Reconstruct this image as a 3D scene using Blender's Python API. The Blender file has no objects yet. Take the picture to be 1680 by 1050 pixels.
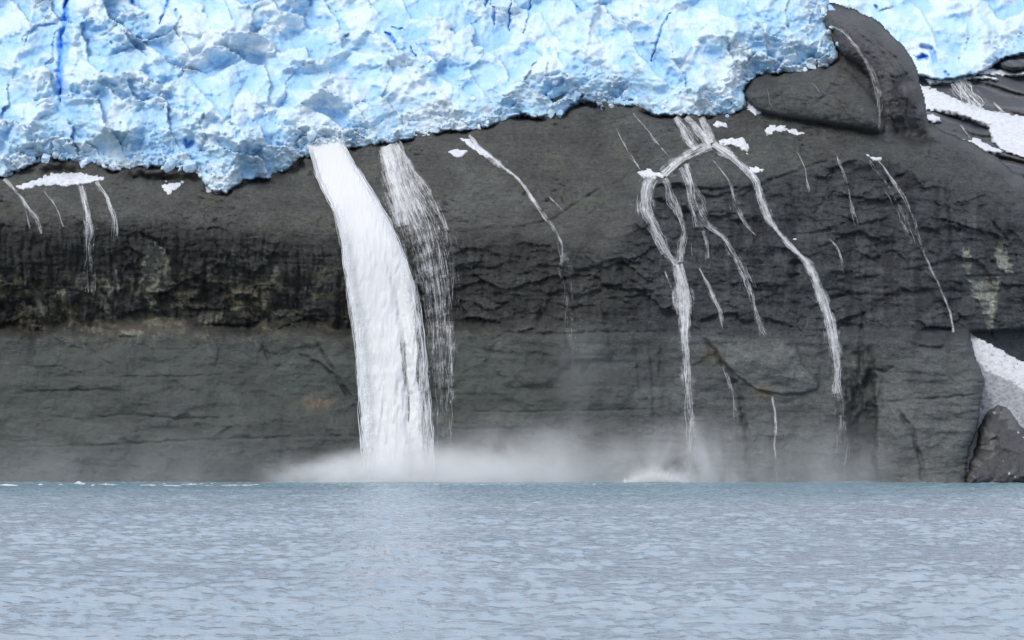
import bpy, math
import numpy as np

rng = np.random.default_rng(7)
scene = bpy.context.scene
col = scene.collection

# ------------------------------------------------------------------ camera
F, CU, HV, CH = 3000.0, 840.0, 730.0, 6.0      # focal length in photo pixels, centre column, horizon row, eye height
cam_d = bpy.data.cameras.new('camera')
cam = bpy.data.objects.new('camera', cam_d)
col.objects.link(cam)
cam.location = (0, 0, CH)
cam.rotation_euler = (math.radians(90), 0, 0)
cam_d.sensor_fit = 'HORIZONTAL'
cam_d.sensor_width = 36.0
cam_d.lens = 36.0 * F / 1680.0
cam_d.shift_y = (HV - 525.0) / 1680.0
cam_d.clip_start = 0.5
cam_d.clip_end = 6000
scene.camera = cam

# ------------------------------------------------------------------ sky and sun
SUN_EL, SUN_AZ = math.radians(42), math.radians(211)   # azimuth from +Y, clockwise
world = bpy.data.worlds.new('World')
scene.world = world
world.use_nodes = True
wn = world.node_tree
wn.nodes.clear()
wo = wn.nodes.new('ShaderNodeOutputWorld')
wb = wn.nodes.new('ShaderNodeBackground')
ws = wn.nodes.new('ShaderNodeTexSky')
ws.sky_type = 'NISHITA'
ws.sun_disc = False
ws.sun_elevation = SUN_EL
ws.sun_rotation = SUN_AZ
ws.air_density = 1.0
ws.dust_density = 6.0
ws.ozone_density = 1.0
wh = wn.nodes.new('ShaderNodeHueSaturation')
wh.inputs['Saturation'].default_value = 0.45
wn.links.new(ws.outputs[0], wh.inputs['Color'])
wm = wn.nodes.new('ShaderNodeMix'); wm.data_type = 'RGBA'      # an even cloud deck over the clear sky
wm.inputs[0].default_value = 0.78
wm.inputs[7].default_value = (5.5, 6.0, 7.2, 1)
wn.links.new(wh.outputs[0], wm.inputs[6])
wn.links.new(wm.outputs[2], wb.inputs['Color'])
wb.inputs['Strength'].default_value = 0.11
wn.links.new(wb.outputs[0], wo.inputs[0])

sun_d = bpy.data.lights.new('sun', 'SUN')
sun = bpy.data.objects.new('sun', sun_d)
col.objects.link(sun)
sun_d.energy = 1.2
sun_d.angle = math.radians(24)
sun_d.color = (1.0, 0.96, 0.90)
sun.rotation_euler = (math.pi / 2 - SUN_EL, 0, math.pi - SUN_AZ)
scene.view_settings.view_transform = 'Standard'
scene.view_settings.look = 'None'
scene.view_settings.exposure = 0.58
scene.view_settings.gamma = 1.0
scene.view_settings.use_curve_mapping = False
scene.cycles.max_bounces = 10
scene.cycles.diffuse_bounces = 5
scene.cycles.glossy_bounces = 3
scene.cycles.transparent_max_bounces = 24
scene.cycles.volume_bounces = 6
scene.cycles.volume_step_rate = 1.0
scene.cycles.use_denoising = True
scene.cycles.sample_clamp_indirect = 6.0

# ------------------------------------------------------------------ numpy tools
def hash2(ix, iy, s):
    h = (ix.astype(np.int64) * 374761393 + iy.astype(np.int64) * 668265263 + int(s) * 982451653) & 0x7fffffff
    h = ((h ^ (h >> 13)) * 1274126177) & 0x7fffffff
    h = ((h ^ (h >> 16)) * 1103515245 + 12345) & 0x7fffffff
    return ((h ^ (h >> 15)) & 0xffffff) / float(0x1000000)

def perlin(x, y, s=0):
    x = np.asarray(x, float); y = np.asarray(y, float)
    ix = np.floor(x); iy = np.floor(y)
    fx = x - ix; fy = y - iy
    ux = fx * fx * fx * (fx * (fx * 6 - 15) + 10); uy = fy * fy * fy * (fy * (fy * 6 - 15) + 10)
    def g(dx, dy):
        a = hash2(ix + dx, iy + dy, s) * (2 * math.pi)
        return np.cos(a) * (fx - dx) + np.sin(a) * (fy - dy)
    a = g(0, 0); b = g(1, 0); c = g(0, 1); d = g(1, 1)
    return ((a + (b - a) * ux) * (1 - uy) + (c + (d - c) * ux) * uy) * 1.5

def fbm(x, y, s=0, o=4, g=0.5, l=2.03):
    t = 0; a = 1.0; n = 0
    for k in range(o):
        t = t + a * perlin(x * l ** k + 17.3 * k, y * l ** k - 9.1 * k, s + k); n += a; a *= g
    return t / n

def ridged(x, y, s=0, o=4, g=0.5):
    t = 0; a = 1.0; n = 0
    for k in range(o):
        t = t + a * (1 - 2 * np.abs(perlin(x * 2.1 ** k + 5.7 * k, y * 2.1 ** k + 3.3 * k, s + k))); n += a; a *= g
    return t / n

def facets(x, y, s=0, slope=0.6, tilt=0.35):
    """Upper envelope of random pyramids on a jittered grid: angular blocks.  Returns height and a facet random."""
    ix = np.floor(x); iy = np.floor(y)
    best = np.full(x.shape, -9.0); fid = np.zeros(x.shape)
    for dy in (-1, 0, 1):
        for dx in (-1, 0, 1):
            cx = ix + dx; cy = iy + dy
            px = cx + 0.1 + 0.8 * hash2(cx, cy, s); py = cy + 0.1 + 0.8 * hash2(cx, cy, s + 1)
            h = hash2(cx, cy, s + 2); an = hash2(cx, cy, s + 3) * 3.1416
            gx = (hash2(cx, cy, s + 4) - .5) * 2 * tilt; gy = (hash2(cx, cy, s + 5) - .5) * 2 * tilt
            ddx = x - px; ddy = y - py
            ca = np.cos(an); sa = np.sin(an)
            a = ddx * ca + ddy * sa; b = -ddx * sa + ddy * ca
            hh = h * 0.6 + gx * ddx + gy * ddy - slope * np.maximum(np.abs(a) * 1.25, np.abs(b))
            quad = (np.abs(a) * 1.25 > np.abs(b)) * 2 + (np.where(np.abs(a) * 1.25 > np.abs(b), a, b) > 0) * 1
            r = hash2(cx * 7 + quad, cy * 5 - quad, s + 6)
            m = hh > best
            best = np.where(m, hh, best); fid = np.where(m, r, fid)
    return best, fid

def worley(x, y, s=0):
    ix = np.floor(x); iy = np.floor(y)
    f1 = np.full(x.shape, 9.0); f2 = np.full(x.shape, 9.0); cid = np.zeros(x.shape)
    for dy in (-1, 0, 1):
        for dx in (-1, 0, 1):
            cx = ix + dx; cy = iy + dy
            d = np.hypot(x - cx - hash2(cx, cy, s), y - cy - hash2(cx, cy, s + 1))
            r = hash2(cx, cy, s + 2)
            m = d < f1
            f2 = np.where(m, f1, np.minimum(f2, d)); cid = np.where(m, r, cid); f1 = np.where(m, d, f1)
    return f1, f2, cid

def blocks(x, y, s=0, tilt=.6, step=1.0, lean=.8):
    """broken cells, each a tilted plane of its own, with the distance to the joint between them"""
    ix = np.floor(x); iy = np.floor(y)
    f1 = np.full(x.shape, 9.0); f2 = np.full(x.shape, 9.0); h = np.zeros(x.shape); cid = np.zeros(x.shape)
    for dy in (-1, 0, 1):
        for dx in (-1, 0, 1):
            cx = ix + dx; cy = iy + dy
            ddx = x - cx - hash2(cx, cy, s); ddy = y - cy - hash2(cx, cy, s + 1)
            d = np.abs(ddx) * .55 + np.abs(ddy) * .3 + .6 * np.hypot(ddx, ddy)
            r = hash2(cx, cy, s + 2)
            hh = step * (r - .5) + tilt * (hash2(cx, cy, s + 3) - .5) * 2 * ddx + lean * (.45 + 1.1 * hash2(cx, cy, s + 4)) * ddy
            m = d < f1
            f2 = np.where(m, f1, np.minimum(f2, d)); h = np.where(m, hh, h); cid = np.where(m, r, cid); f1 = np.where(m, d, f1)
    return h, f2 - f1, cid

def blur(a, sy, sx=None):
    sx = sy if sx is None else sx
    for ax, sg in ((0, sy), (1, sx)):
        if sg <= 0: continue
        r = int(math.ceil(sg * 2.7)); k = np.exp(-0.5 * (np.arange(-r, r + 1) / sg) ** 2); k /= k.sum()
        pw = [(0, 0), (0, 0)]; pw[ax] = (r, r)
        p = np.pad(a, pw, mode='edge'); out = np.zeros_like(a); n = a.shape[ax]
        for i, w in enumerate(k):
            out += w * (p[i:i + n, :] if ax == 0 else p[:, i:i + n])
        a = out
    return a

def sstep(a, b, x):
    t = np.clip((x - a) / (b - a), 0, 1)
    return t * t * (3 - 2 * t)

def poly_sd(u, v, poly):
    """signed distance in px, positive inside"""
    p = np.asarray(poly, float); n = len(p)
    d = np.full(u.shape, 1e9); inside = np.zeros(u.shape, bool)
    for i in range(n):
        a = p[i]; b = p[(i + 1) % n]; e = b - a
        t = np.clip(((u - a[0]) * e[0] + (v - a[1]) * e[1]) / (e @ e + 1e-9), 0, 1)
        d = np.minimum(d, np.hypot(u - a[0] - t * e[0], v - a[1] - t * e[1]))
        if a[1] != b[1]:
            c = ((a[1] > v) != (b[1] > v)) & (u < (b[0] - a[0]) * (v - a[1]) / (b[1] - a[1]) + a[0])
            inside ^= c
    return np.where(inside, d, -d)

def line_d(u, v, line):
    """distance to polyline and position 0..1 along it"""
    p = np.asarray(line, float); d = np.full(u.shape, 1e9); s = np.zeros(u.shape)
    L = np.hypot(*np.diff(p[:, :2], axis=0).T); cum = np.concatenate([[0], np.cumsum(L)]); tot = cum[-1]
    for i in range(len(p) - 1):
        a = p[i, :2]; e = p[i + 1, :2] - a
        t = np.clip(((u - a[0]) * e[0] + (v - a[1]) * e[1]) / (e @ e + 1e-9), 0, 1)
        dd = np.hypot(u - a[0] - t * e[0], v - a[1] - t * e[1])
        m = dd < d; d = np.where(m, dd, d); s = np.where(m, (cum[i] + t * L[i]) / tot, s)
    return d, s

def carve(field, line, w, depth, wob=2.0, sd=0, taper=True, one=False):
    """cut a crack (depth>0 goes into the rock) along a traced line"""
    ln = np.asarray(line, float); pad = w * 3 + 10
    j0, j1 = np.searchsorted(GU[0], [ln[:, 0].min() - pad, ln[:, 0].max() + pad])
    i0, i1 = np.searchsorted(GV[:, 0], [ln[:, 1].min() - pad, ln[:, 1].max() + pad])
    u = GU[i0:i1, j0:j1]; v = GV[i0:i1, j0:j1]
    uu = u + wob * fbm(u / 14, v / 14, sd + 50, 3); vv = v + wob * fbm(u / 14, v / 14, sd + 60, 3)
    d, s = line_d(uu, vv, line)
    k = np.clip(1.15 - np.abs(2 * s - 1) ** 3, 0, 1) if taper else 1
    k = k * (0.65 + 0.5 * fbm(u / 20, v / 20, sd + 70, 2))
    field[i0:i1, j0:j1] += depth * k * np.exp(-(d / w) ** 2)

def at(u, v, Y):
    return np.stack([(u - CU) / F * Y, Y + 0 * u, CH + (HV - v) / F * Y], -1)

# ------------------------------------------------------------------ mesh tools
def link(name, me, mat=None, parent=None):
    ob = bpy.data.objects.new(name, me)
    col.objects.link(ob)
    if mat is not None: me.materials.append(mat)
    if parent is not None: ob.parent = parent
    return ob

def raw_mesh(name, V, Fa, smooth=True, attrs=None):
    V = np.ascontiguousarray(V, np.float32).reshape(-1, 3); Fa = np.ascontiguousarray(Fa, np.int32)
    n, k = Fa.shape
    me = bpy.data.meshes.new(name)
    me.vertices.add(len(V)); me.vertices.foreach_set('co', V.ravel())
    me.loops.add(n * k); me.loops.foreach_set('vertex_index', Fa.ravel())
    me.polygons.add(n)
    me.polygons.foreach_set('loop_start', np.arange(0, n * k, k, dtype=np.int32))
    me.polygons.foreach_set('loop_total', np.full(n, k, np.int32))
    me.polygons.foreach_set('use_smooth', np.full(n, smooth))
    for an, arr in (attrs or {}).items():
        arr = np.asarray(arr, np.float32)
        if arr.ndim == 2:
            c = np.ones((len(arr), 4), np.float32); c[:, :3] = arr
            a = me.attributes.new(an, 'FLOAT_COLOR', 'POINT'); a.data.foreach_set('color', c.ravel())
        else:
            a = me.attributes.new(an, 'FLOAT', 'POINT'); a.data.foreach_set('value', arr.ravel())
    me.update(calc_edges=True)
    return me

def grid_mesh(name, P, mask=None, attrs=None, smooth=True):
    H, W = P.shape[:2]
    idx = np.arange(H * W).reshape(H, W)
    Fa = np.stack([idx[:-1, :-1], idx[1:, :-1], idx[1:, 1:], idx[:-1, 1:]], -1)
    if mask is not None:
        keep = mask[:-1, :-1] | mask[1:, :-1] | mask[1:, 1:] | mask[:-1, 1:]
        Fa = Fa[keep]
    Fa = Fa.reshape(-1, 4)
    used = np.unique(Fa); rem = np.full(H * W, -1, np.int64); rem[used] = np.arange(len(used))
    at_ = {k: (np.asarray(a).reshape(H * W, -1)[used] if np.asarray(a).ndim == 3 else np.asarray(a).ravel()[used]) for k, a in (attrs or {}).items()}
    return raw_mesh(name, P.reshape(-1, 3)[used], rem[Fa], smooth, at_)

def tag(o, label=None, cat=None, group=None, kind=None):
    if label: o['label'] = label
    if cat: o['category'] = cat
    if group: o['group'] = group
    if kind: o['kind'] = kind
    return o

def empty(name, loc, label, cat, group=None):
    o = bpy.data.objects.new(name, None); col.objects.link(o); o.location = loc
    return tag(o, label, cat, group)

# ------------------------------------------------------------------ materials
class NT:
    def __init__(s, name):
        s.m = bpy.data.materials.new(name); s.m.use_nodes = True; s.t = s.m.node_tree; s.t.nodes.clear()
        s.out = s.n('ShaderNodeOutputMaterial')
    def n(s, typ, **kw):
        nd = s.t.nodes.new(typ)
        for k, v in kw.items():
            if k.startswith('_'): nd.inputs[k[1:].replace('_', ' ')].default_value = v
            else: setattr(nd, k, v)
        return nd
    def l(s, a, b): s.t.links.new(a, b)
    def math(s, op, a, b=None, clamp=False):
        nd = s.n('ShaderNodeMath', operation=op, use_clamp=clamp)
        for i, x in enumerate((a, b)):
            if x is None: continue
            if isinstance(x, (int, float)): nd.inputs[i].default_value = x
            else: s.l(x, nd.inputs[i])
        return nd.outputs[0]
    def coords(s, scale=(1, 1, 1), rot=(0, 0, 0), kind='Object'):
        tc = s.n('ShaderNodeTexCoord'); mp = s.n('ShaderNodeMapping')
        mp.inputs['Scale'].default_value = scale; mp.inputs['Rotation'].default_value = rot
        s.l(tc.outputs[kind], mp.inputs['Vector']); return mp.outputs[0]
    def noise(s, vec, scale, detail=4, rough=0.6, dist=0.0):
        nd = s.n('ShaderNodeTexNoise', _Scale=scale, _Detail=detail, _Roughness=rough, _Distortion=dist)
        s.l(vec, nd.inputs['Vector']); return nd.outputs[0]
    def ramp(s, fac, stops):
        nd = s.n('ShaderNodeValToRGB'); e = nd.color_ramp.elements
        while len(e) < len(stops): e.new(0.5)
        for el, (p, c) in zip(e, stops):
            el.position = p; el.color = (*c, 1) if len(c) == 3 else c
        s.l(fac, nd.inputs[0]); return nd.outputs[0]
    def mixc(s, a, b, fac=1.0, mode='MULTIPLY'):
        nd = s.n('ShaderNodeMix', data_type='RGBA', blend_type=mode)
        if isinstance(fac, (int, float)): nd.inputs[0].default_value = fac
        else: s.l(fac, nd.inputs[0])
        for x, i in ((a, 6), (b, 7)):
            if isinstance(x, tuple): nd.inputs[i].default_value = (*x, 1)
            else: s.l(x, nd.inputs[i])
        return nd.outputs[2]
    def attr(s, name): return s.n('ShaderNodeAttribute', attribute_name=name)
    def bump(s, h, strength, dist, nrm=None):
        b = s.n('ShaderNodeBump', _Strength=strength, _Distance=dist)
        s.l(h, b.inputs['Height'])
        if nrm is not None: s.l(nrm, b.inputs['Normal'])
        return b.outputs[0]

def mat_rock():
    t = NT('wet_rock')
    c = t.attr('tint').outputs['Color']
    tx = t.math('MAXIMUM', t.attr('tex').outputs['Fac'], .45)
    v = t.coords((1, 1, 1)); vs = t.coords((0.4, 0.4, 1.9), (0, math.radians(4), 0)); vv = t.coords((1.7, 1.7, 0.22)); vd = t.coords((.55, .55, 2.4), (0, math.radians(50), 0))
    n1 = t.noise(v, 1.3, 8, 0.70, 0.3); n2 = t.noise(vs, 1.0, 6, 0.65, 0.9); n3 = t.noise(vv, 0.9, 5, 0.62, 0.3); n4 = t.noise(v, 5.5, 6, 0.72); n5 = t.noise(vd, 1.2, 4, 0.6, 0.6)
    k = t.ramp(n1, [(0.28, (.52, .52, .53)), (0.5, (.98, .98, .98)), (0.74, (1.6, 1.58, 1.52))])
    k2 = t.ramp(n2, [(0.34, (.66, .66, .68)), (0.56, (1.06, 1.06, 1.04))])
    k3 = t.ramp(n3, [(0.34, (.72, .72, .74)), (0.6, (1.08, 1.08, 1.06))])
    k4 = t.ramp(n4, [(0.36, (.30, .30, .31)), (0.46, (.92, .92, .92)), (0.66, (1.5, 1.5, 1.47))])
    k5 = t.ramp(n5, [(0.36, (.70, .70, .70)), (0.5, (1.03, 1.03, 1.03))])
    cc = t.mixc(c, k, t.math('MULTIPLY', tx, .9))
    cc = t.mixc(cc, k2, t.math('MULTIPLY', tx, .55)); cc = t.mixc(cc, k3, .45); cc = t.mixc(cc, k4, t.math('MULTIPLY', tx, .9)); cc = t.mixc(cc, k5, t.math('MULTIPLY', tx, .85))
    h = t.math('ADD', t.math('MULTIPLY', n1, 1.0), t.math('ADD', t.math('MULTIPLY', n2, 0.6), t.math('ADD', t.math('MULTIPLY', n4, 0.5), t.math('MULTIPLY', n5, .4))))
    b = t.n('ShaderNodeBump', _Distance=0.8); t.l(h, b.inputs['Height']); t.l(t.math('MULTIPLY', tx, .85), b.inputs['Strength'])
    p = t.n('ShaderNodeBsdfPrincipled', _Roughness=0.62, _IOR=1.4)
    p.inputs['Specular IOR Level'].default_value = 0.5
    t.l(cc, p.inputs['Base Color']); t.l(b.outputs[0], p.inputs['Normal'])
    t.l(t.ramp(n1, [(0.3, (.45, .45, .45)), (0.7, (.8, .8, .8))]), p.inputs['Roughness'])
    t.l(p.outputs[0], t.out.inputs[0]); return t.m

def mat_ice():
    t = NT('glacier_ice')
    c = t.attr('tint').outputs['Color']
    v = t.coords(); vv = t.coords((1.3, 1.3, 0.5), (0, math.radians(20), 0))
    n1 = t.noise(v, 1.4, 6, 0.62, 0.5); n2 = t.noise(vv, 0.9, 5, 0.6, 0.8); n3 = t.noise(v, 5.0, 5, 0.65)
    k = t.ramp(n1, [(0.30, (.80, .90, .98)), (0.62, (1.02, 1.02, 1.02))])
    k2 = t.ramp(n3, [(0.28, (.84, .90, .95)), (0.55, (1.0, 1.0, 1.0))])
    cc = t.mixc(t.mixc(c, k, 0.8), k2, 0.7)
    h = t.math('ADD', t.math('MULTIPLY', n1, 1.0), t.math('ADD', t.math('MULTIPLY', n2, 0.7), t.math('MULTIPLY', n3, 0.35)))
    b = t.bump(h, 0.5, 0.35)
    p = t.n('ShaderNodeBsdfPrincipled', _Roughness=0.5, _IOR=1.31)
    p.inputs['Specular IOR Level'].default_value = 0.25
    t.l(cc, p.inputs['Base Color']); t.l(b, p.inputs['Normal'])
    t.l(p.outputs[0], t.out.inputs[0]); return t.m

def mat_snow(name, colr, dirt=0.0):
    t = NT(name)
    v = t.coords(); n1 = t.noise(v, 1.1, 6, 0.65); n2 = t.noise(v, 4.5, 4, 0.6)
    k = t.ramp(n1, [(0.32, (1 - dirt,) * 3), (0.6, (1, 1, 1))])
    cc = t.mixc(k, colr)
    b = t.bump(t.math('ADD', n1, t.math('MULTIPLY', n2, 0.4)), 0.6, 0.3)
    p = t.n('ShaderNodeBsdfPrincipled', _Roughness=0.7)
    p.inputs['Specular IOR Level'].default_value = 0.2
    t.l(cc, p.inputs['Base Color']); t.l(b, p.inputs['Normal'])
    t.l(p.outputs[0], t.out.inputs[0]); return t.m

def mat_falls(name='falling_water', opac=1.0):
    """white aerated water; 'dens' thins it out into separate streaks where the sheet breaks up"""
    t = NT(name)
    f = t.attr('flow').outputs['Vector']
    d = t.attr('dens').outputs['Fac']
    m1 = t.n('ShaderNodeMapping'); m1.inputs['Scale'].default_value = (2.2, 0.11, 1); t.l(f, m1.inputs['Vector'])
    m2 = t.n('ShaderNodeMapping'); m2.inputs['Scale'].default_value = (5.0, 0.30, 1); t.l(f, m2.inputs['Vector'])
    n1 = t.noise(m1.outputs[0], 1.0, 4, 0.6, 0.3); n2 = t.noise(m2.outputs[0], 1.0, 4, 0.65, 0.4)
    m3 = t.n('ShaderNodeMapping'); m3.inputs['Scale'].default_value = (4.5, 1.7, 1); t.l(f, m3.inputs['Vector'])
    n3 = t.noise(m3.outputs[0], 1.0, 3, 0.7, 0.6)
    s = t.math('ADD', t.math('MULTIPLY', n1, 0.35), t.math('ADD', t.math('MULTIPLY', n2, 0.40), t.math('MULTIPLY', n3, 0.25)))
    a = t.math('SUBTRACT', t.math('ADD', s, d), 1.0)
    a = t.math('MULTIPLY', t.math('MULTIPLY', a, 5.5 if opac == 1 else 4.0, True), opac)
    dif = t.n('ShaderNodeBsdfDiffuse'); dif.inputs[0].default_value = (.84, .85, .86, 1)
    tl = t.n('ShaderNodeBsdfTranslucent'); tl.inputs[0].default_value = (.84, .85, .86, 1)
    t.l(t.bump(s, 0.2, 0.3), dif.inputs['Normal'])
    mx = t.n('ShaderNodeMixShader'); mx.inputs[0].default_value = 0.25
    t.l(dif.outputs[0], mx.inputs[1]); t.l(tl.outputs[0], mx.inputs[2])
    tr = t.n('ShaderNodeBsdfTransparent')
    mm = t.n('ShaderNodeMixShader'); t.l(a, mm.inputs[0]); t.l(tr.outputs[0], mm.inputs[1]); t.l(mx.outputs[0], mm.inputs[2])
    t.l(mm.outputs[0], t.out.inputs[0]); return t.m

def mat_strand():
    t = NT('water_strand')
    dif = t.n('ShaderNodeBsdfDiffuse'); dif.inputs[0].default_value = (.95, .96, .97, 1)
    tl = t.n('ShaderNodeBsdfTranslucent'); tl.inputs[0].default_value = (.95, .96, .97, 1)
    mx = t.n('ShaderNodeMixShader'); mx.inputs[0].default_value = 0.3
    t.l(dif.outputs[0], mx.inputs[1]); t.l(tl.outputs[0], mx.inputs[2])
    t.l(mx.outputs[0], t.out.inputs[0]); return t.m

def mat_sea():
    t = NT('silty_sea')
    v = t.coords((.42, 1.0, 1)); n1 = t.noise(v, 2.2, 6, 0.62, 0.3); n2 = t.noise(v, 7.0, 3, 0.6)
    big = t.noise(t.coords((0.25, 0.6, 1)), 0.06, 3, 0.5)
    h = t.math('ADD', n1, t.math('MULTIPLY', n2, 0.25))
    b = t.bump(h, 0.7, 0.35)
    p = t.n('ShaderNodeBsdfPrincipled', _Roughness=0.05, _IOR=1.333)
    silt = t.ramp(big, [(0.35, (.305, .36, .415)), (0.65, (.345, .40, .445))])
    tc = t.n('ShaderNodeTexCoord'); sp = t.n('ShaderNodeSeparateXYZ'); t.l(tc.outputs['Object'], sp.inputs[0])
    yy = t.math('ADD', sp.outputs['Y'], t.math('MULTIPLY', t.math('SUBTRACT', big, .5), 110.0))
    mr = t.n('ShaderNodeMapRange', clamp=True); mr.inputs[1].default_value = 180; mr.inputs[2].default_value = 275; t.l(yy, mr.inputs[0])
    t.l(t.mixc(silt, (.17, .275, .325), mr.outputs[0], 'MIX'), p.inputs['Base Color'])   # clear green meltwater by the cliff, silt farther out
    t.l(b, p.inputs['Normal'])
    t.l(p.outputs[0], t.out.inputs[0]); return t.m

def mat_mist(name, dens, nscale=0.22, lo=0.35, hi=0.75, stretch=1.0):
    t = NT(name)
    tc = t.n('ShaderNodeTexCoord')
    ln = t.n('ShaderNodeVectorMath', operation='LENGTH'); t.l(tc.outputs['Object'], ln.inputs[0])
    r = t.math('SUBTRACT', 1.0, ln.outputs['Value'], True)
    r = t.math('POWER', r, 2.0)
    geo = t.n('ShaderNodeNewGeometry'); mp = t.n('ShaderNodeMapping'); mp.inputs['Scale'].default_value = (1, 1, stretch)
    mp.inputs['Rotation'].default_value = (0, math.radians(25), 0)
    t.l(geo.outputs['Position'], mp.inputs['Vector'])
    n = t.noise(mp.outputs[0], nscale, 4, 0.6, 0.5)
    mr = t.n('ShaderNodeMapRange', clamp=True); mr.inputs[1].default_value = lo; mr.inputs[2].default_value = hi
    t.l(n, mr.inputs[0])
    d = t.math('MULTIPLY', t.math('MULTIPLY', r, mr.outputs[0]), dens)
    pv = t.n('ShaderNodeVolumePrincipled'); pv.inputs['Color'].default_value = (.98, .985, .99, 1)
    pv.inputs['Anisotropy'].default_value = 0.0
    t.l(d, pv.inputs['Density']); t.l(pv.outputs[0], t.out.inputs['Volume']); return t.m

M_ROCK, M_ICE = mat_rock(), mat_ice()
M_SNOW = mat_snow('snow', (.64, .665, .70), 0.22)
M_DIRTY = mat_snow('dirty_snow', (.33, .345, .37), 0.45)
M_FALL, M_STRAND, M_SEA = mat_falls(), mat_strand(), mat_sea()
M_FILM = mat_falls('thin_water', .92)

# ================================================================== CLIFF FIELD
DU = 1.9
GU, GV = np.meshgrid(np.arange(-170, 1860, DU), np.arange(-60, 812, DU))
XX = (GU - CU) / 10.0; ZZ = (HV - GV) / 10.0 + 6        # metres on the cliff's face

ICE_EDGE = [(-260, 330), (-120, 306), (-60, 296), (0, 288), (20, 281), (50, 271), (75, 260), (115, 261), (135, 270), (150, 267), (185, 281), (205, 277),
    (250, 272), (290, 274), (320, 281), (334, 296), (345, 309), (370, 315), (384, 306), (400, 294), (420, 290), (440, 292), (470, 276), (488, 263), (500, 256), (525, 257),
    (545, 248), (570, 242), (600, 240), (650, 232), (700, 222), (725, 215), (760, 213), (780, 212), (815, 203), (838, 192), (856, 184),
    (880, 191), (905, 188), (926, 188), (932, 174), (950, 162), (975, 167), (990, 178), (1000, 173), (1040, 172), (1055, 180), (1075, 187),
    (1110, 188), (1160, 190), (1200, 188), (1214, 180), (1224, 168), (1217, 150), (1226, 136), (1242, 124), (1280, 119), (1330, 117), (1358, 109),
    (1374, 95), (1371, 80), (1363, 52), (1356, 18), (1352, -20), (1345, -70), (1340, -240), (-260, -240)]
SIL = [(1300, -40), (1353, 12), (1375, 17), (1400, 24), (1430, 37), (1460, 62), (1475, 78), (1490, 95), (1503, 122), (1509, 150), (1516, 168), (1519, 195), (1524, 213),
    (1560, 228), (1600, 247), (1630, 264), (1650, 281), (1680, 300), (1720, 330), (1900, 430)]
BLOCK = [(1588, 540), (1590, 556), (1600, 590), (1607, 604), (1614, 622), (1611, 640), (1607, 660), (1606, 690), (1600, 715), (1590, 735), (1586, 765), (1584, 830)]

U = GU[0]
def cv(pts):
    p = np.asarray(pts, float); return np.interp(U, p[:, 0], p[:, 1])[None, :]
lip = cv([(-200, 368), (0, 372), (150, 368), (260, 372), (400, 382), (520, 398), (620, 400), (700, 396), (760, 388), (850, 388), (930, 405), (990, 415), (1035, 370),
          (1070, 305), (1150, 300), (1230, 300), (1300, 280), (1400, 258), (1460, 268), (1520, 290), (1600, 320), (1700, 360), (1860, 440)])
joint = cv([(-200, 538), (0, 546), (60, 552), (130, 540), (220, 532), (300, 536), (400, 545), (480, 538), (600, 548), (750, 540), (950, 538), (1150, 545), (1300, 548), (1450, 552), (1590, 552), (1860, 552)])
Yb = cv([(-200, 294), (600, 294.6), (900, 294.5), (1100, 293.5), (1300, 293.5), (1380, 294.2), (1440, 291.5), (1470, 288.5), (1600, 287), (1860, 287)])
Yj1 = cv([(-200, 300), (300, 300), (600, 299.5), (760, 297.5), (1000, 297), (1200, 296.5), (1380, 297.5), (1470, 293), (1600, 291), (1860, 291)])
Yj0 = cv([(-200, 307), (100, 308), (400, 308), (560, 306), (720, 301), (800, 299), (1000, 298.2), (1250, 298.0), (1400, 299), (1500, 299), (1560, 303), (1640, 309), (1860, 320)])
Yl = cv([(-200, 296.5), (200, 296), (560, 296.6), (760, 298.6), (960, 299.5), (1060, 303), (1250, 304.5), (1400, 306), (1520, 307), (1640, 313), (1860, 326)])
slp = cv([(-200, 1.25), (300, 1.25), (700, 1.2), (1000, 1.1), (1250, 0.95), (1500, 0.8), (1860, .8)])
top = -150.0
GVw = GV + (14 * fbm(XX / 11, ZZ / 11, 901, 3) + 7 * fbm(XX / 3, ZZ / 3, 905, 3)) * sstep(lip - 40, lip + 10, GV)
right_r = sstep(900, 1080, GU)
GVt = GV + 26 * fbm(XX / 9, ZZ / 14, 911, 4)
f = np.where(GVw <= lip, Yl + (lip - GVw) / 10 * slp,
    np.where(GVw <= joint, Yl + (Yj0 - Yl) * (np.clip(GVw - lip, 0, 999) / (joint - lip)) ** 0.85,
             Yj1 + (Yb - Yj1) * ((GVw - joint) / (795 - joint))))
Ya = blur(f, 3.0, 5.0); Yc_ = blur(f, 19.0, 7.0)
wl = (1 - sstep(600, 1000, GU)) * sstep(80, 30, np.abs(GV - lip))      # the lip on the left is a smooth roll
Y = Ya * (1 - wl) + Yc_ * wl

below = sstep(-30 + 16 * right_r, 26 - 8 * right_r, GVt - lip)                # on the steep wall
band = below * (1 - sstep(-10, 6, GV + .45 * (GVt - GV) - joint)) # dark seeping band
lowr = sstep(-2, 12, GV + .35 * (GVt - GV) - joint)
lowt = sstep(-14, 46, GV + .9 * (GVt - GV) - joint)
leftw = 1 - sstep(560, 760, GU)
slope_m = 1 - below

# --- big bulges, ribs and hollows
Y += 1.8 * fbm(XX / 34, ZZ / 30, 3, 3) + 0.95 * fbm(XX / 9, ZZ / 9, 8, 3) * (0.45 + 0.9 * below)
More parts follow.
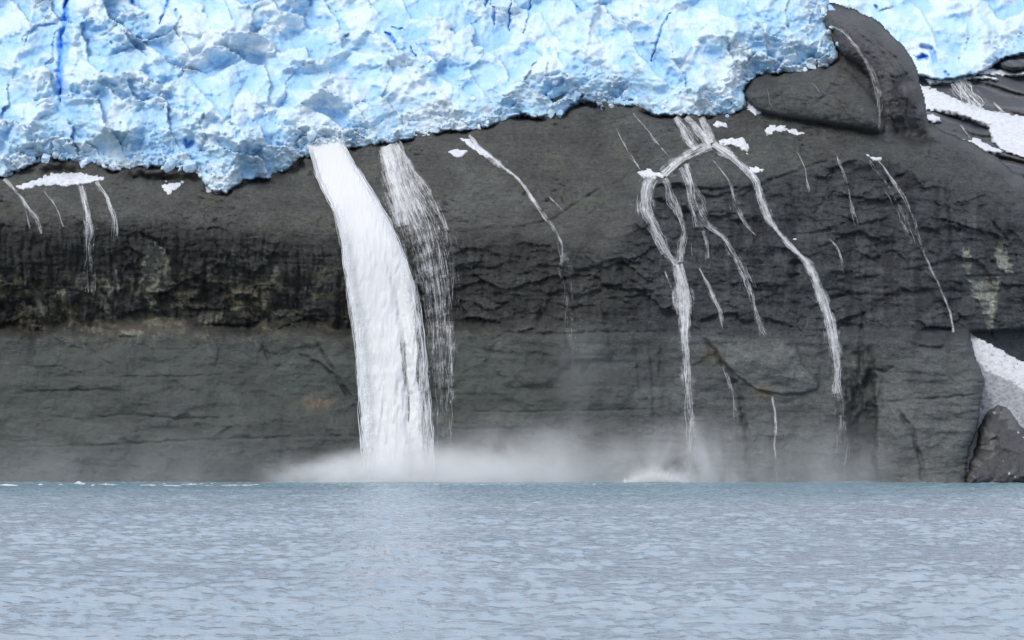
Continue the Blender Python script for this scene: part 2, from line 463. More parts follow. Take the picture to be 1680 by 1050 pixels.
# shelving: leaning faces that end in small overhangs
for k, (per, am) in enumerate(((7.3, 1.1), (2.6, .22))):
    ph = (ZZ + .03 * XX + per * 1.5 * fbm(XX / (per * 2.2), ZZ / (per * 1.6), 930 + k, 4)) / per
    saw = ph - np.floor(ph); saw = np.where(saw < .86, saw / .86, (1 - saw) / .14)
    msk = sstep(-.25, .2, fbm(XX / (per * 2.5), ZZ / per, 940 + k, 3) + .08)
    Y += am * (.5 - saw) * -1 * below * (1 - .75 * lowr) * (.35 + .65 * sstep(700, 1050, GU)) * msk
# bedding: long thin ledges
bed = np.zeros_like(Y)
zz = ZZ + 0.018 * XX + 0.9 * fbm(XX / 45, ZZ / 12, 20, 2)
for k, (sc, am) in enumerate(((2.6, .30), (1.15, .17), (0.55, .08))):
    q = perlin(XX / 38 + 31 * k, zz / sc, 24 + k) + 0.5 * perlin(XX / 11, zz / sc, 34 + k)
    bed += am * np.sign(q) * np.abs(q) ** 0.6
right_rough = sstep(900, 1080, GU)
Y += bed * sstep(-.3, .25, fbm(XX / 9, ZZ / 6, 950, 3)) * (below * (0.6 + 0.6 * right_rough) * (1 - 0.3 * lowr))
# fluted seep runnels on the dark wall
Y += band * 0.85 * ridged(XX / 1.9 + 0.5 * fbm(XX / 6, ZZ / 6, 40, 2), ZZ / 13, 41, 3) * (0.6 + 0.5 * leftw)
# plucked, blocky rock at the foot of the dark band (left)
pl = leftw * np.exp(-((GV - 500) / 48.0) ** 2) * below * sstep(-0.25, 0.25, fbm(XX / 10, ZZ / 8, 44, 3) + 0.12)
h1, r1 = facets(XX / 2.3, ZZ / 2.0, 90, 0.7, 0.6); h2, r2 = facets(XX / 0.9, ZZ / 0.9, 95, 0.7, 0.6)
Y -= pl * (2.8 * h1 + 0.9 * h2 - 0.7)
# rough shattered texture to the right and centre
h3, r3 = facets(XX / 1.6 + .4 * fbm(XX / 3, ZZ / 3, 12, 2), ZZ / 1.1, 120, 0.6, 0.6)
wjx = XX + .9 * fbm(XX / 4, ZZ / 4, 13, 3) + .3 * fbm(XX / .9, ZZ / .9, 14, 2); wjz = ZZ + .8 * fbm(XX / 5, ZZ / 4, 15, 3) + .25 * fbm(XX / .9, ZZ / .9, 16, 2)
k1, e1, q1 = blocks(wjx / 5.2, (wjz + .06 * wjx) / 2.3, 130, .5, .9, -.5); k2, e2, q2 = blocks((wjx + .2 * wjz) / 1.9, wjz / .95, 140, .5, .9, -.5)
Y -= (1.05 * k1 + .45 * k2) * below * (1 - .80 * lowr) * (.12 + .88 * sstep(-.2, .3, fbm(XX / 13, ZZ / 9, 145, 3))) * (1 - .2 * right_rough)
Y += (.35 * np.exp(-(e1 / .05) ** 2) + .15 * np.exp(-(e2 / .08) ** 2)) * below * (1 - .75 * lowr) * sstep(-.1, .3, fbm(XX / 8, ZZ / 5, 147, 2))
Y += .13 * fbm(XX / .62, ZZ / .5, 149, 2) * (.55 + .45 * below) * (1 - .4 * lowr)
Y -= 0.45 * (h3 - .1) * below * (1 - .75 * lowr) * sstep(-.2, .3, fbm(XX / 12, ZZ / 7, 48, 3) + .15)
Y += 0.36 * fbm(XX / 1.5, ZZ / 1.1, 52, 4) * (0.35 + 0.65 * below) * (1 - 0.4 * lowr)
# ice-polished slope: scratches running down to the right
a = math.radians(-52); su = XX * math.cos(a) - ZZ * math.sin(a); sv = XX * math.sin(a) + ZZ * math.cos(a)
Y += slope_m * (0.17 * fbm(sv / 0.9, su / 9, 61, 3) + 0.07 * fbm(XX / 0.8, ZZ / 0.5, 65, 3))

# --- the big rounded lobe and the dome to the right
LOBE = [(1222, 152), (1234, 130), (1262, 121), (1330, 115), (1372, 106), (1398, 120), (1425, 152), (1446, 182), (1452, 205), (1444, 219), (1425, 214), (1395, 208),
        (1340, 201), (1290, 192), (1245, 182), (1226, 168)]
sd = poly_sd(GU + 3 * fbm(GU / 30, GV / 30, 70, 2), GV + 3 * fbm(GU / 30, GV / 30, 73, 2), LOBE)
Y -= 6.0 * np.sqrt(np.clip(1 - (1 - np.clip(sd, 0, 50) / 50) ** 2, 0, 1)) + 0.4 * sstep(-1, 3, sd)
DOME = [(1340, 0), (1353, 12), (1400, 24), (1430, 37), (1460, 62), (1490, 95), (1503, 122), (1509, 150), (1519, 195), (1524, 216), (1495, 228), (1470, 226), (1452, 222),
        (1448, 190), (1436, 140), (1410, 108), (1385, 92), (1365, 70)]
sd2 = poly_sd(GU + 3 * fbm(GU / 26, GV / 26, 76, 2), GV, DOME)
Y -= 8.5 * np.sqrt(np.clip(1 - (1 - np.clip(sd2, 0, 75) / 75) ** 2, 0, 1)) * sstep(238, 160, GV)
Y += (sstep(0, 10, sd2) + sstep(0, 10, sd)) * (.8 * fbm(XX / 4.5, ZZ / 3.5, 77, 4) - .35 * k1 * sstep(-.1, .3, fbm(XX / 6, ZZ / 5, 78, 2)))
# broken right flank of the dome
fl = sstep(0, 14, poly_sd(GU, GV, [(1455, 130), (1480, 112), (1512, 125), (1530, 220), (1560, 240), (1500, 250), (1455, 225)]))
Y += fl * (1.0 + 0.8 * ridged(XX / 3.4, ZZ / 6, 80, 4)) - fl * 0.5 * h3 + fl * .5 * fbm(XX / 1.2, ZZ / 1.6, 81, 3)

# --- the projecting block at the foot on the right, its chimney, and the gully behind its edge
edge_u = np.interp(GV, [p[1] for p in BLOCK], [p[0] for p in BLOCK]) + 2.5 * fbm(GU * 0 + GV / 16, GV / 7, 83, 3)
past = sstep(-1.5, 3.5, GU - edge_u) * sstep(538, 548, GV)
rnd = np.clip(1 - np.clip(edge_u - GU, 0, 26) / 26, 0, 1) * lowr
Y += 2.6 * (1 - np.sqrt(np.clip(1 - rnd ** 2, 0, 1)))
Y = Y * (1 - past) + past * (310 + 0.06 * (GU - 1600) + 0.8 * fbm(XX / 6, ZZ / 6, 84, 3))
ce = 1437 + 9 * fbm(GV / 34, GV * 0 + .4, 85, 4)
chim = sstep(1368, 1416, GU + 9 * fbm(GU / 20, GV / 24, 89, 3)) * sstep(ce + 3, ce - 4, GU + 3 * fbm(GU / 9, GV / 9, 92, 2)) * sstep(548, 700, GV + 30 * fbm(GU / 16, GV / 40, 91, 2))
Y += 6.0 * chim

# --- overhanging wedge (centre right, below the ledge)
W1 = [(1150, 548), (1300, 552), (1320, 600), (1345, 628), (1340, 640), (1290, 650), (1240, 640), (1200, 610)]
sdw = poly_sd(GU + 4 * fbm(GU / 20, GV / 20, 86, 3), GV + 4 * fbm(GU / 20, GV / 20, 87, 3), W1)
Y -= 1.5 * sstep(0, 45, sdw) + .6 * sstep(-1, 3, sdw)
W2 = [(820, 545), (1000, 545), (1010, 590), (940, 600), (900, 640), (830, 640), (800, 600)]
Y -= 0.5 * sstep(0, 14, poly_sd(GU + 6 * fbm(GU / 20, GV / 20, 88, 3), GV, W2))

# --- traced cracks and ledges (u, v), half width px, depth m
CR = [
 ([(735, 384), (790, 376), (850, 372), (905, 362), (940, 338), (985, 310), (1040, 288), (1075, 268), (1105, 252)], 2.6, .8),
 ([(850, 372), (900, 372), (960, 358), (1000, 330)], 2.0, .4),
 ([(0, 541), (60, 545), (130, 540), (260, 535), (370, 535), (470, 540), (575, 548)], 3.2, 1.6),
 ([(740, 484), (800, 482), (860, 486), (940, 482)], 1.8, .7),
 ([(745, 548), (820, 545), (900, 548), (1000, 545), (1110, 545)], 2.4, .8),
 ([(1110, 540), (1200, 552), (1300, 550), (1420, 556)], 2.6, .9),
 ([(0, 735), (180, 730), (330, 722), (480, 717), (600, 715)], 2.0, .5),
 ([(720, 677), (860, 676), (950, 674), (1110, 670)], 1.8, .4),
 ([(740, 704), (860, 703), (900, 700)], 2.0, .4),
 ([(1440, 660), (1520, 655), (1610, 647)], 1.7, .5),
 ([(490, 580), (520, 596), (548, 615), (570, 645), (585, 660)], 2.6, 1.1),
 ([(515, 560), (530, 580), (552, 612)], 2.2, .9),
 ([(430, 560), (436, 580), (446, 592)], 3.0, .9),
 ([(1464, 660), (1480, 685), (1497, 705), (1504, 735), (1512, 760), (1514, 792)], 3.4, 1.5),
 ([(1450, 620), (1445, 640), (1442, 660)], 3.0, .9), ([(1430, 605), (1450, 610), (1468, 602)], 2.4, .8),
 ([(1410, 480), (1416, 520), (1412, 560), (1414, 600)], 3.2, 1.2),
 ([(1360, 490), (1390, 482), (1410, 495), (1420, 530)], 3.0, .9),
 ([(1490, 560), (1510, 570), (1545, 572), (1560, 560)], 3.0, 1.1),
 ([(1225, 300), (1260, 296), (1300, 284), (1340, 268), (1380, 258)], 2.0, .7),
 ([(1060, 302), (1120, 308), (1170, 312), (1235, 306)], 3.4, 1.1),
 ([(1330, 360), (1350, 330), (1362, 300), (1368, 275)], 2.2, .8),
 ([(1380, 340), (1420, 345), (1470, 335), (1520, 335)], 2.0, .6),
 ([(1235, 183), (1290, 194), (1340, 203), (1395, 211), (1430, 219), (1447, 216)], 2.4, 1.2),
 ([(1552, 290), (1554, 340), (1560, 390), (1558, 420)], 2.6, .9),
 ([(1615, 330), (1625, 360), (1645, 385), (1665, 410), (1672, 450)], 2.6, 1.0),
 ([(1580, 453), (1630, 453), (1690, 453)], 1.6, .7), ([(1590, 480), (1610, 500), (1620, 530), (1635, 570)], 1.8, .6),
 ([(230, 384), (260, 396), (285, 425), (310, 450), (350, 470)], 3.0, 1.2), ([(350, 400), (375, 420), (395, 445), (430, 450)], 2.4, .8),
 ([(1040, 545), (1046, 600), (1050, 660)], 2.4, .6), ([(1062, 545), (1070, 600), (1075, 720)], 2.6, .6), ([(1085, 560), (1082, 620)], 3.0, .7),
 ([(1150, 545), (1170, 575), (1195, 610), (1215, 650), (1225, 720), (1228, 790)], 4.0, 1.5),
 ([(1345, 660), (1350, 720), (1350, 760)], 2.0, .4),
 ([(820, 470), (850, 452), (870, 448), (900, 470), (905, 480)], 2.0, .5), ([(1050, 400), (1090, 420), (1180, 440), (1300, 438)], 1.8, .5),
 ([(1100, 380), (1180, 375), (1240, 380)], 1.5, .4), ([(1090, 470), (1200, 478), (1330, 475)], 1.6, .4),
 ([(130, 555), (165, 590), (185, 600)], 1.8, .5), ([(220, 610), (235, 604), (240, 596)], 1.6, .4), ([(355, 600), (362, 570), (370, 560)], 1.6, .4),
 ([(60, 680), (140, 690), (200, 680), (300, 688), (420, 682)], 2.4, .4), ([(0, 650), (60, 642), (190, 640)], 1.8, .4), ([(140, 618), (300, 618), (420, 612)], 1.5, .35),
]
for (u0, v0, u1, v1) in ((930, 195, 1012, 345), (960, 185, 1050, 330), (890, 205, 985, 360), (1010, 200, 1060, 275), (820, 225, 905, 345), (700, 240, 760, 330), (745, 260, 790, 300), (1300, 235, 1350, 262),
                         (1180, 260, 1205, 300), (60, 310, 110, 372), (300, 325, 350, 380), (420, 315, 470, 385), (470, 300, 520, 372), (1275, 130, 1330, 190), (1320, 125, 1400, 200), (1390, 40, 1440, 70), (1410, 60, 1470, 100), (860, 240, 900, 262), (590, 262, 610, 300), (380, 330, 440, 345), (500, 330, 545, 352)):
    m_ = ((u0 + u1) / 2 + 6, (v0 + v1) / 2 - 5)
    CR.append(([(u0, v0), m_, (u1, v1)], 1.5, .30))
CR += [([(1392, 44), (1440, 78), (1482, 132)], 1.7, .8), ([(1430, 60), (1470, 96), (1498, 140)], 1.5, .6), ([(1385, 28), (1425, 52), (1462, 70)], 1.4, .5), ([(1452, 120), (1470, 128), (1500, 118)], 1.8, .7), ([(1455, 140), (1462, 180), (1470, 222)], 2.4, 1.0), ([(1490, 140), (1486, 190), (1498, 225)], 2.2, .9), ([(1250, 150), (1320, 158), (1400, 190)], 1.3, .4)]
for i in range(26):      # extra small ledges and joints scattered on the steep wall
    u0 = rng.uniform(0, 1560); v0 = rng.uniform(400, 545) if rng.random() < .6 else rng.uniform(310, 545); L = rng.uniform(40, 150)
    if u0 < 1000 and v0 < 410: v0 += 90
    CR.append(([(u0, v0), (u0 + L * .5, v0 + rng.uniform(-8, 8)), (u0 + L, v0 + rng.uniform(-12, 12))], rng.uniform(1.3, 2.2), rng.uniform(.25, .6)))
for i in range(22):
    u0 = rng.uniform(0, 1560); v0 = rng.uniform(400, 520); L = rng.uniform(30, 90)
    CR.append(([(u0, v0), (u0 + rng.uniform(-10, 10), v0 + L * .5), (u0 + rng.uniform(-14, 14), v0 + L)], rng.uniform(1.4, 2.6), rng.uniform(.25, .6)))
for i, (ln, w, d) in enumerate(CR):
    carve(Y, ln, w, d, 3.0, 200 + i * 3)

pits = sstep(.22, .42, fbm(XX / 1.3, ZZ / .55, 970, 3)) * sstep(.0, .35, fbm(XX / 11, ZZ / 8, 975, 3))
Y += slope_m * (.40 * pits + .22 * ridged(XX / 2.2, ZZ / 1.3, 977, 4) + .30 * (q2 - .5) * sstep(-.1, .3, fbm(XX / 7, ZZ / 5, 979, 2)))
# --- alcoves where fresh pale rock has broken away
SC1 = [(228, 470), (232, 430), (243, 405), (256, 394), (268, 405), (280, 430), (285, 465), (270, 480), (245, 482)]
sc1 = poly_sd(GU + 8 * fbm(GU / 12, GV / 12, 300, 3), GV + 8 * fbm(GU / 12, GV / 12, 305, 3), SC1)
Y += 1.8 * sstep(0, 14, sc1) * (0.4 + 0.6 * sstep(480, 400, GV)) - sstep(0, 5, sc1) * 1.1 * h2
SC2 = [[(1578, 408), (1590, 404), (1594, 450), (1588, 452), (1580, 430)], [(1588, 456), (1640, 455), (1637, 500), (1630, 525), (1628, 555), (1620, 540), (1612, 505), (1596, 485)],
       [(1640, 388), (1655, 420), (1665, 450), (1640, 440), (1630, 420)]]
sc2 = np.max([poly_sd(GU + 7 * fbm(GU / 10, GV / 10, 310, 3), GV + 7 * fbm(GU / 10, GV / 10, 315, 3), s) for s in SC2], 0)
Y += 0.9 * sstep(0, 4, sc2) - .5 * sstep(0, 4, sc2) * h2

# --- hollows melted out under the glacier's edge
for ln, w, d in (([(60, 282), (100, 278), (140, 285)], 9, 4.5), ([(200, 290), (250, 292), (330, 296)], 7, 5), ([(840, 192), (870, 192), (898, 196)], 6, 5),
                 ([(930, 178), (955, 168), (985, 178)], 6, 6), ([(1046, 184), (1070, 188), (1100, 190)], 4, 3.5), ([(1215, 168), (1222, 178)], 9, 4), ([(0, 290), (30, 285), (60, 280)], 4, 3),
                 ([(380, 310), (400, 300), (440, 298)], 4, 2), ([(470, 283), (500, 268)], 6, 3)):
    carve(Y, ln, w, d, 4.0, 400 + int(ln[0][0]), True)

gap_sd = poly_sd(GU, GV, ICE_EDGE) + 4 * fbm(GU / 14, GV / 14, 322, 3)
Y += 2.6 * np.exp(-((gap_sd + 1) / 5.5) ** 2) * sstep(-.12, .25, fbm(GU / 45, GV / 60, 324, 3)) * (gap_sd < 30)
# --- turn the top over at the skyline
sil_v = np.interp(GU, [p[0] for p in SIL], [p[1] for p in SIL]) + 5.0 * fbm(GU / 22, GV * 0, 320, 4)
ds = GV - sil_v
e = np.clip(1 - np.clip(ds, 0, 22) / 22, 0, 1) * (GU > 1345)
Y += 6.0 * (1 - np.sqrt(np.clip(1 - e ** 2, 0, 1)))
Y = np.where((ds < 0) & (GU > 1345), Y + np.clip(-ds, 0, 6) * 3.0, Y)
ice_sd = poly_sd(GU, GV, ICE_EDGE)
keep = (ice_sd < 60) & ~((ds < -8) & (GU > 1345))

# --- the rock's colour, plus light and shade painted on wedge and dome flank
def mixv(a, b, t): return a * (1 - t[..., None]) + np.asarray(b) * t[..., None]
tint = np.zeros(GU.shape + (3,)) + np.array([.088, .088, .082])
tint = mixv(tint, (.105, .112, .103), slope_m * sstep(-.1, .4, fbm(XX / 12, ZZ / 8, 330, 3)) * .7)
tint = mixv(tint, (.075, .078, .080), below * sstep(900, 1080, GU))
tint = mixv(tint, (.042, .042, .040), band * (1 - sstep(650, 950, GU)) * .95)
tint = mixv(tint, (.055, .058, .056), band * sstep(650, 760, GU) * (1 - sstep(980, 1120, GU)))
tint = mixv(tint, (.050, .061, .055), lowt * (.85 + .15 * perlin(XX / 9, ZZ / 3, 333)))
tint = mixv(tint, (.115, .120, .110), lowt * sstep(900, 1150, GU) * .75)
wet = sstep(.05, .5, fbm(XX / 2.6 + .6 * fbm(XX / 9, ZZ / 9, 5, 2), ZZ / 26, 340, 4))
tint = mixv(tint, (.030, .032, .034), wet * below * (.75 - .45 * lowt))
pale = sstep(.12, .5, fbm(XX / 1.5, ZZ / 20, 346, 4))
tint = mixv(tint, (.15, .16, .15), pale * band * .35)
lay = sstep(.1, .45, fbm(XX / 40, zz / 1.7, 350, 4))
tint = mixv(tint, (.045, .047, .050), lay * below * .45)
tint = mixv(tint, (.055, .06, .062), sstep(.1, .4, fbm(XX / 22, ZZ / 4, 352, 3)) * lowt * .55)
tint = tint * (1 + .45 * (slope_m * fbm(XX / 5, ZZ / 3.2, 980, 4) + .5 * lowt * fbm(XX / 8, ZZ / 4, 985, 4)))[..., None]
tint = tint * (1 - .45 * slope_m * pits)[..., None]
tint = mixv(tint, (.155, .16, .148), sstep(0, 12, sdw) * .7)  # wedge painted paler, as if catching more light
lich = sstep(.15, .45, fbm(XX / 5, ZZ / 4, 355, 4)) * (slope_m + .3 * lowt)
tint = mixv(tint, (.11, .115, .075), lich * .35)
for cu, cvv, ru, rv, am in ((522, 660, 26, 12, .6), (1168, 582, 16, 12, .7), (1250, 640, 16, 12, .6), (700, 690, 30, 10, .25), (250, 540, 40, 6, .2), (215, 545, 30, 5, .2)):
    g = np.exp(-((GU - cu) / ru) ** 2 - ((GV - cvv) / rv) ** 2) * (0.5 + fbm(GU / 9, GV / 9, 360, 3))
    tint = mixv(tint, (.24, .15, .07), np.clip(g * am, 0, 1))
tint = mixv(tint, (.36, .35, .29), sstep(0, 5, sc1) * (.55 + .45 * r2))
tint = mixv(tint, (.46, .46, .38), sstep(-1, 2, sc2) * (.45 + .55 * r2))
CHIPS = [(65, 498, 6, 22, -.4), (100, 486, 5, 16, -.2), (40, 520, 9, 8, 0), (108, 492, 7, 24, -.35), (113, 515, 5, 12, -.3), (180, 478, 8, 26, -.45), (172, 500, 8, 22, -.45), (60, 530, 14, 6, 0), (190, 460, 5, 24, -.15), (218, 466, 4, 22, -.1),
      (343, 448, 6, 14, .1), (312, 480, 12, 7, .2), (300, 500, 30, 6, .1), (345, 520, 26, 12, .2), (452, 455, 6, 22, .05), (437, 490, 10, 18, .1), (470, 512, 30, 5, 0), (270, 528, 40, 10, 0), (215, 545, 22, 6, 0), (150, 540, 24, 5, 0), (390, 500, 16, 8, .3), (0, 455, 8, 10, -.4), (505, 505, 12, 5, 0)]
for i, (cu, cvv, ru, rv, sh) in enumerate(CHIPS):      # pale slivers where rock has spalled
    j0, j1 = np.searchsorted(GU[0], [cu - 3 * ru - 20, cu + 3 * ru + 20]); i0, i1 = np.searchsorted(GV[:, 0], [cvv - 2 * rv - 12, cvv + 2 * rv + 12])
    gu, gv = GU[i0:i1, j0:j1], GV[i0:i1, j0:j1]
    w1 = gu - cu + sh * (gv - cvv) + 7 * fbm(gu / 8, gv / 10, 990 + i, 3); w2 = gv - cvv + 7 * fbm(gu / 8, gv / 8, 1040 + i, 3)
    tint[i0:i1, j0:j1] = mixv(tint[i0:i1, j0:j1], (.26, .255, .205), sstep(1.0, .7, np.hypot(w1 / ru, w2 / rv)) * (.35 + .5 * r2[i0:i1, j0:j1]))
chips = pl * sstep(.80, .9, r2) * sstep(.0, .3, fbm(XX / 7, ZZ / 5, 365, 3) + .08)
tint = mixv(tint, (.34, .33, .26), chips * .8)
tint = mixv(tint, (.20, .18, .12), pl * sstep(.55, .7, r1) * .6)
tint = mixv(tint, (.115, .11, .115), sstep(0, 20, sd2) * .7)
tint = mixv(tint, (.17, .16, .12), fl * sstep(.25, .5, fbm(XX / 2.5, ZZ / 3.5, 82, 4)) * .7)
tint = mixv(tint, (.032, .031, .032), fl * sstep(.3, -.1, fbm(XX / 2.5, ZZ / 3.5, 82, 4)) * .85)  # dark wet patches that also paint in shade on the dome's right side
bl = sstep(1430, 1450, GU) * sstep(600, 650, GV) * (1 - past)
tint = mixv(tint, (.125, .13, .122), bl * .8)
tint = mixv(tint, (.085, .09, .095), past)
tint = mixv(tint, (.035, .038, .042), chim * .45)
tint = tint * (np.array([.92, .92, .91]) * (1 - right_rough[..., None]) + np.array([.86, .89, .94]) * right_rough[..., None]) * (1 + .35 * (q1 - .5) * below + .3 * (q2 - .5) * below * (1 - .6 * lowt))[..., None]
tex = 1.0 - .55 * lowt * (1 - .3 * right_rough) - .1 * slope_m
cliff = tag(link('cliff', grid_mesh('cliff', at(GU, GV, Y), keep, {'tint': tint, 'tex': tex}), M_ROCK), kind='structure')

def rockY(u, v):
    """depth of the built rock face at photo position u, v"""
    fu = np.clip((np.asarray(u, float) - GU[0, 0]) / DU, 0, GU.shape[1] - 1.001); fv = np.clip((np.asarray(v, float) - GV[0, 0]) / DU, 0, GU.shape[0] - 1.001)
    j = fu.astype(int); i = fv.astype(int); a = fu - j; b = fv - i
    return (Y[i, j] * (1 - a) + Y[i, j + 1] * a) * (1 - b) + (Y[i + 1, j] * (1 - a) + Y[i + 1, j + 1] * a) * b
Ymn = Y.copy()                                # water rides over the outermost points of the rock
for dy in range(-3, 4):
    for dx in range(-2, 3):
        Ymn = np.minimum(Ymn, np.roll(np.roll(Y, dy, 0), dx, 1))
Ysm = blur(Ymn, 1.5)
Ybl = blur(Y, 1.2)
def rockYd(u, v):
    global Y
    keepY = Y; Y = Ybl; r = rockY(u, v); Y = keepY; return r
def rockYs(u, v):
    global Y
    keepY = Y; Y = Ysm; r = rockY(u, v); Y = keepY; return r

# ================================================================== GLACIER
def ice_field(u, v, sd, seed, H, w, block, flute):
    """thickness of the ice in metres over its bed, facet randomness and blueness"""
    x = (u - CU) / 10; z = (HV - v) / 10 * 1.15
    wx = x + 1.5 * fbm(x / 8, z / 8, seed + 1, 2); wz = z + 1.5 * fbm(x / 8, z / 8, seed + 2, 2)
    A, ra = facets((wx * .83 + wz * .56) / 9.5, (wz * .83 - wx * .56) / 8.5, seed + 10, 1.05, 0.5)
    sc_ = sstep(-.35, .3, fbm(x / 19, z / 15, seed + 7, 2))
    jx = x + 3.4 * fbm(x / 13, z / 12, seed + 8, 2) + .35 * fbm(x / 1.6, z / 1.6, seed + 5, 3); jz = z + 3.4 * fbm(x / 13, z / 12, seed + 9, 2) + .35 * fbm(x / 1.6, z / 1.6, seed + 6, 3)
    B, gb, rb = blocks((jx * .93 - jz * .37) / 6.0, (jz * .93 + jx * .37) / 4.6, seed + 20, .55, .5, .85)
    C, gc, rc = blocks((jx * .95 + jz * .31) / 2.2, (jz * .95 - jx * .31) / 1.8, seed + 30, .6, .5, .8)
    D, gd, rd = blocks((x * .9 - z * .43) / .9, (z * .9 + x * .43) / .75, seed + 40, .6, .5, .7)
    rg = ridged((wx * .8 + wz * .6) / 11, (wz * .8 - wx * .6) / 6, seed + 50, 3)
    inn = sstep(0, 80, sd)
    crumb = (1 - sstep(10, 70, sd)) * .9 + .25 * block
    crumb = np.clip(crumb * sstep(-.3, .2, fbm(x / 6, z / 6, seed + 55, 2) + .05), 0, 1)
    q_ = np.clip(sd, 0, 400) / (H * 10) * 1.0 * (1 + .4 * fbm(x / 5, z / 9, seed + 57, 3))
    t = H * np.where(q_ < .7, q_, 1 - .3 * np.exp(-(q_ - .7) / .3))
    t = t + inn * (3.6 * fbm(x / 16, z / 14, seed + 60, 3) + (6.5 * A * block + 3.6 * (A - .1) * (1 - block)) + 1.6 * rg)
    mb = (.35 + .65 * inn) * (.30 + .70 * block) * (.35 + .65 * sc_)
    t = t + mb * 4.4 * B
    mc = (.22 + .78 * crumb) * (.45 + .55 * sc_)
    t = t + mc * 1.5 * C + (.16 + crumb) * .50 * D
    t = t + flute * inn * (.8 * ridged(x / 2.6 + .4 * fbm(x / 5, z / 5, seed + 66, 2), z / 16, seed + 65, 3))
    t = t + .10 * fbm(x / .7, z / .6, seed + 70, 3)
    return t, (ra, rb, rc, rd), crumb

def ice_tint(t, r, u, v, seed, crev):
    x = (u - CU) / 10; z = (HV - v) / 10
    ra, rb, rc, rd = r
    white = np.array([.65, .735, .785]); pale = np.array([.46, .645, .78]); blue = np.array([.33, .555, .78]); deep = np.array([.13, .38, .90])
    b = .42 + .30 * (ra - .5) + .62 * (rb - .5) + .30 * (rc - .5) + .75 * fbm(x / 9, z / 9, seed + 80, 4) + .30 * fbm(x / 1.7, z / 1.2, seed + 85, 3)
    b = blur(b, .7)
    c = white + (pale - white) * sstep(.12, .52, b)[..., None]
    c = c + (blue - c) * (sstep(.50, .98, b) * .85)[..., None]
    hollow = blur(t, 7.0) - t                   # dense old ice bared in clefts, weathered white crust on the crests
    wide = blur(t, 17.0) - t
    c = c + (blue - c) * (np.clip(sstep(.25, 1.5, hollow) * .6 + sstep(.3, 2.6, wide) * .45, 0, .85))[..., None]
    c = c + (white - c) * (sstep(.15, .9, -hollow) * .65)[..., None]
    c = c + (deep - c) * np.clip(crev, 0, 1)[..., None]
    dirt = sstep(.22, .5, fbm(x / 3.2, z / 1.6, seed + 90, 5)) * sstep(.05, .4, fbm(x / 20, z / 12, seed + 95, 2) + .05)
    c = c + (np.array([.52, .50, .52]) - c) * (dirt * .65)[..., None]
    return c

def base_slope(u, v):
    P_ = lambda c: np.interp(u, U, c[0])
    return P_(Yl) + (P_(lip) - v) / 10 * P_(slp)

DI = 1.75
IU, IV = np.meshgrid(np.arange(-230, 1400, DI), np.arange(-190, 325, DI))
sdI = poly_sd(IU, IV, ICE_EDGE)
jag = 4.5 * fbm(IU / 15, IV / 15, 500, 4) + 2.5 * fbm(IU / 5, IV / 5, 505, 2)
sdI = sdI + jag * (sdI < 90)
block = np.clip(1.0 - sstep(430, 760, IU) * .62 + .35 * sstep(1080, 1200, IU) + .25 * sstep(80, 10, sdI), .2, 1)
flute = sstep(600, 760, IU) * (1 - sstep(70, 150, IV)) * .8 + .25
Hh = np.interp(IU, [-200, 100, 350, 480, 600, 800, 1100, 1240, 1380], [6, 6.5, 8, 6, 4.5, 4.0, 5, 5.0, 6.0])
tI, rI, crumb = ice_field(IU, IV, sdI, 510, Hh, 42.0, block, flute)
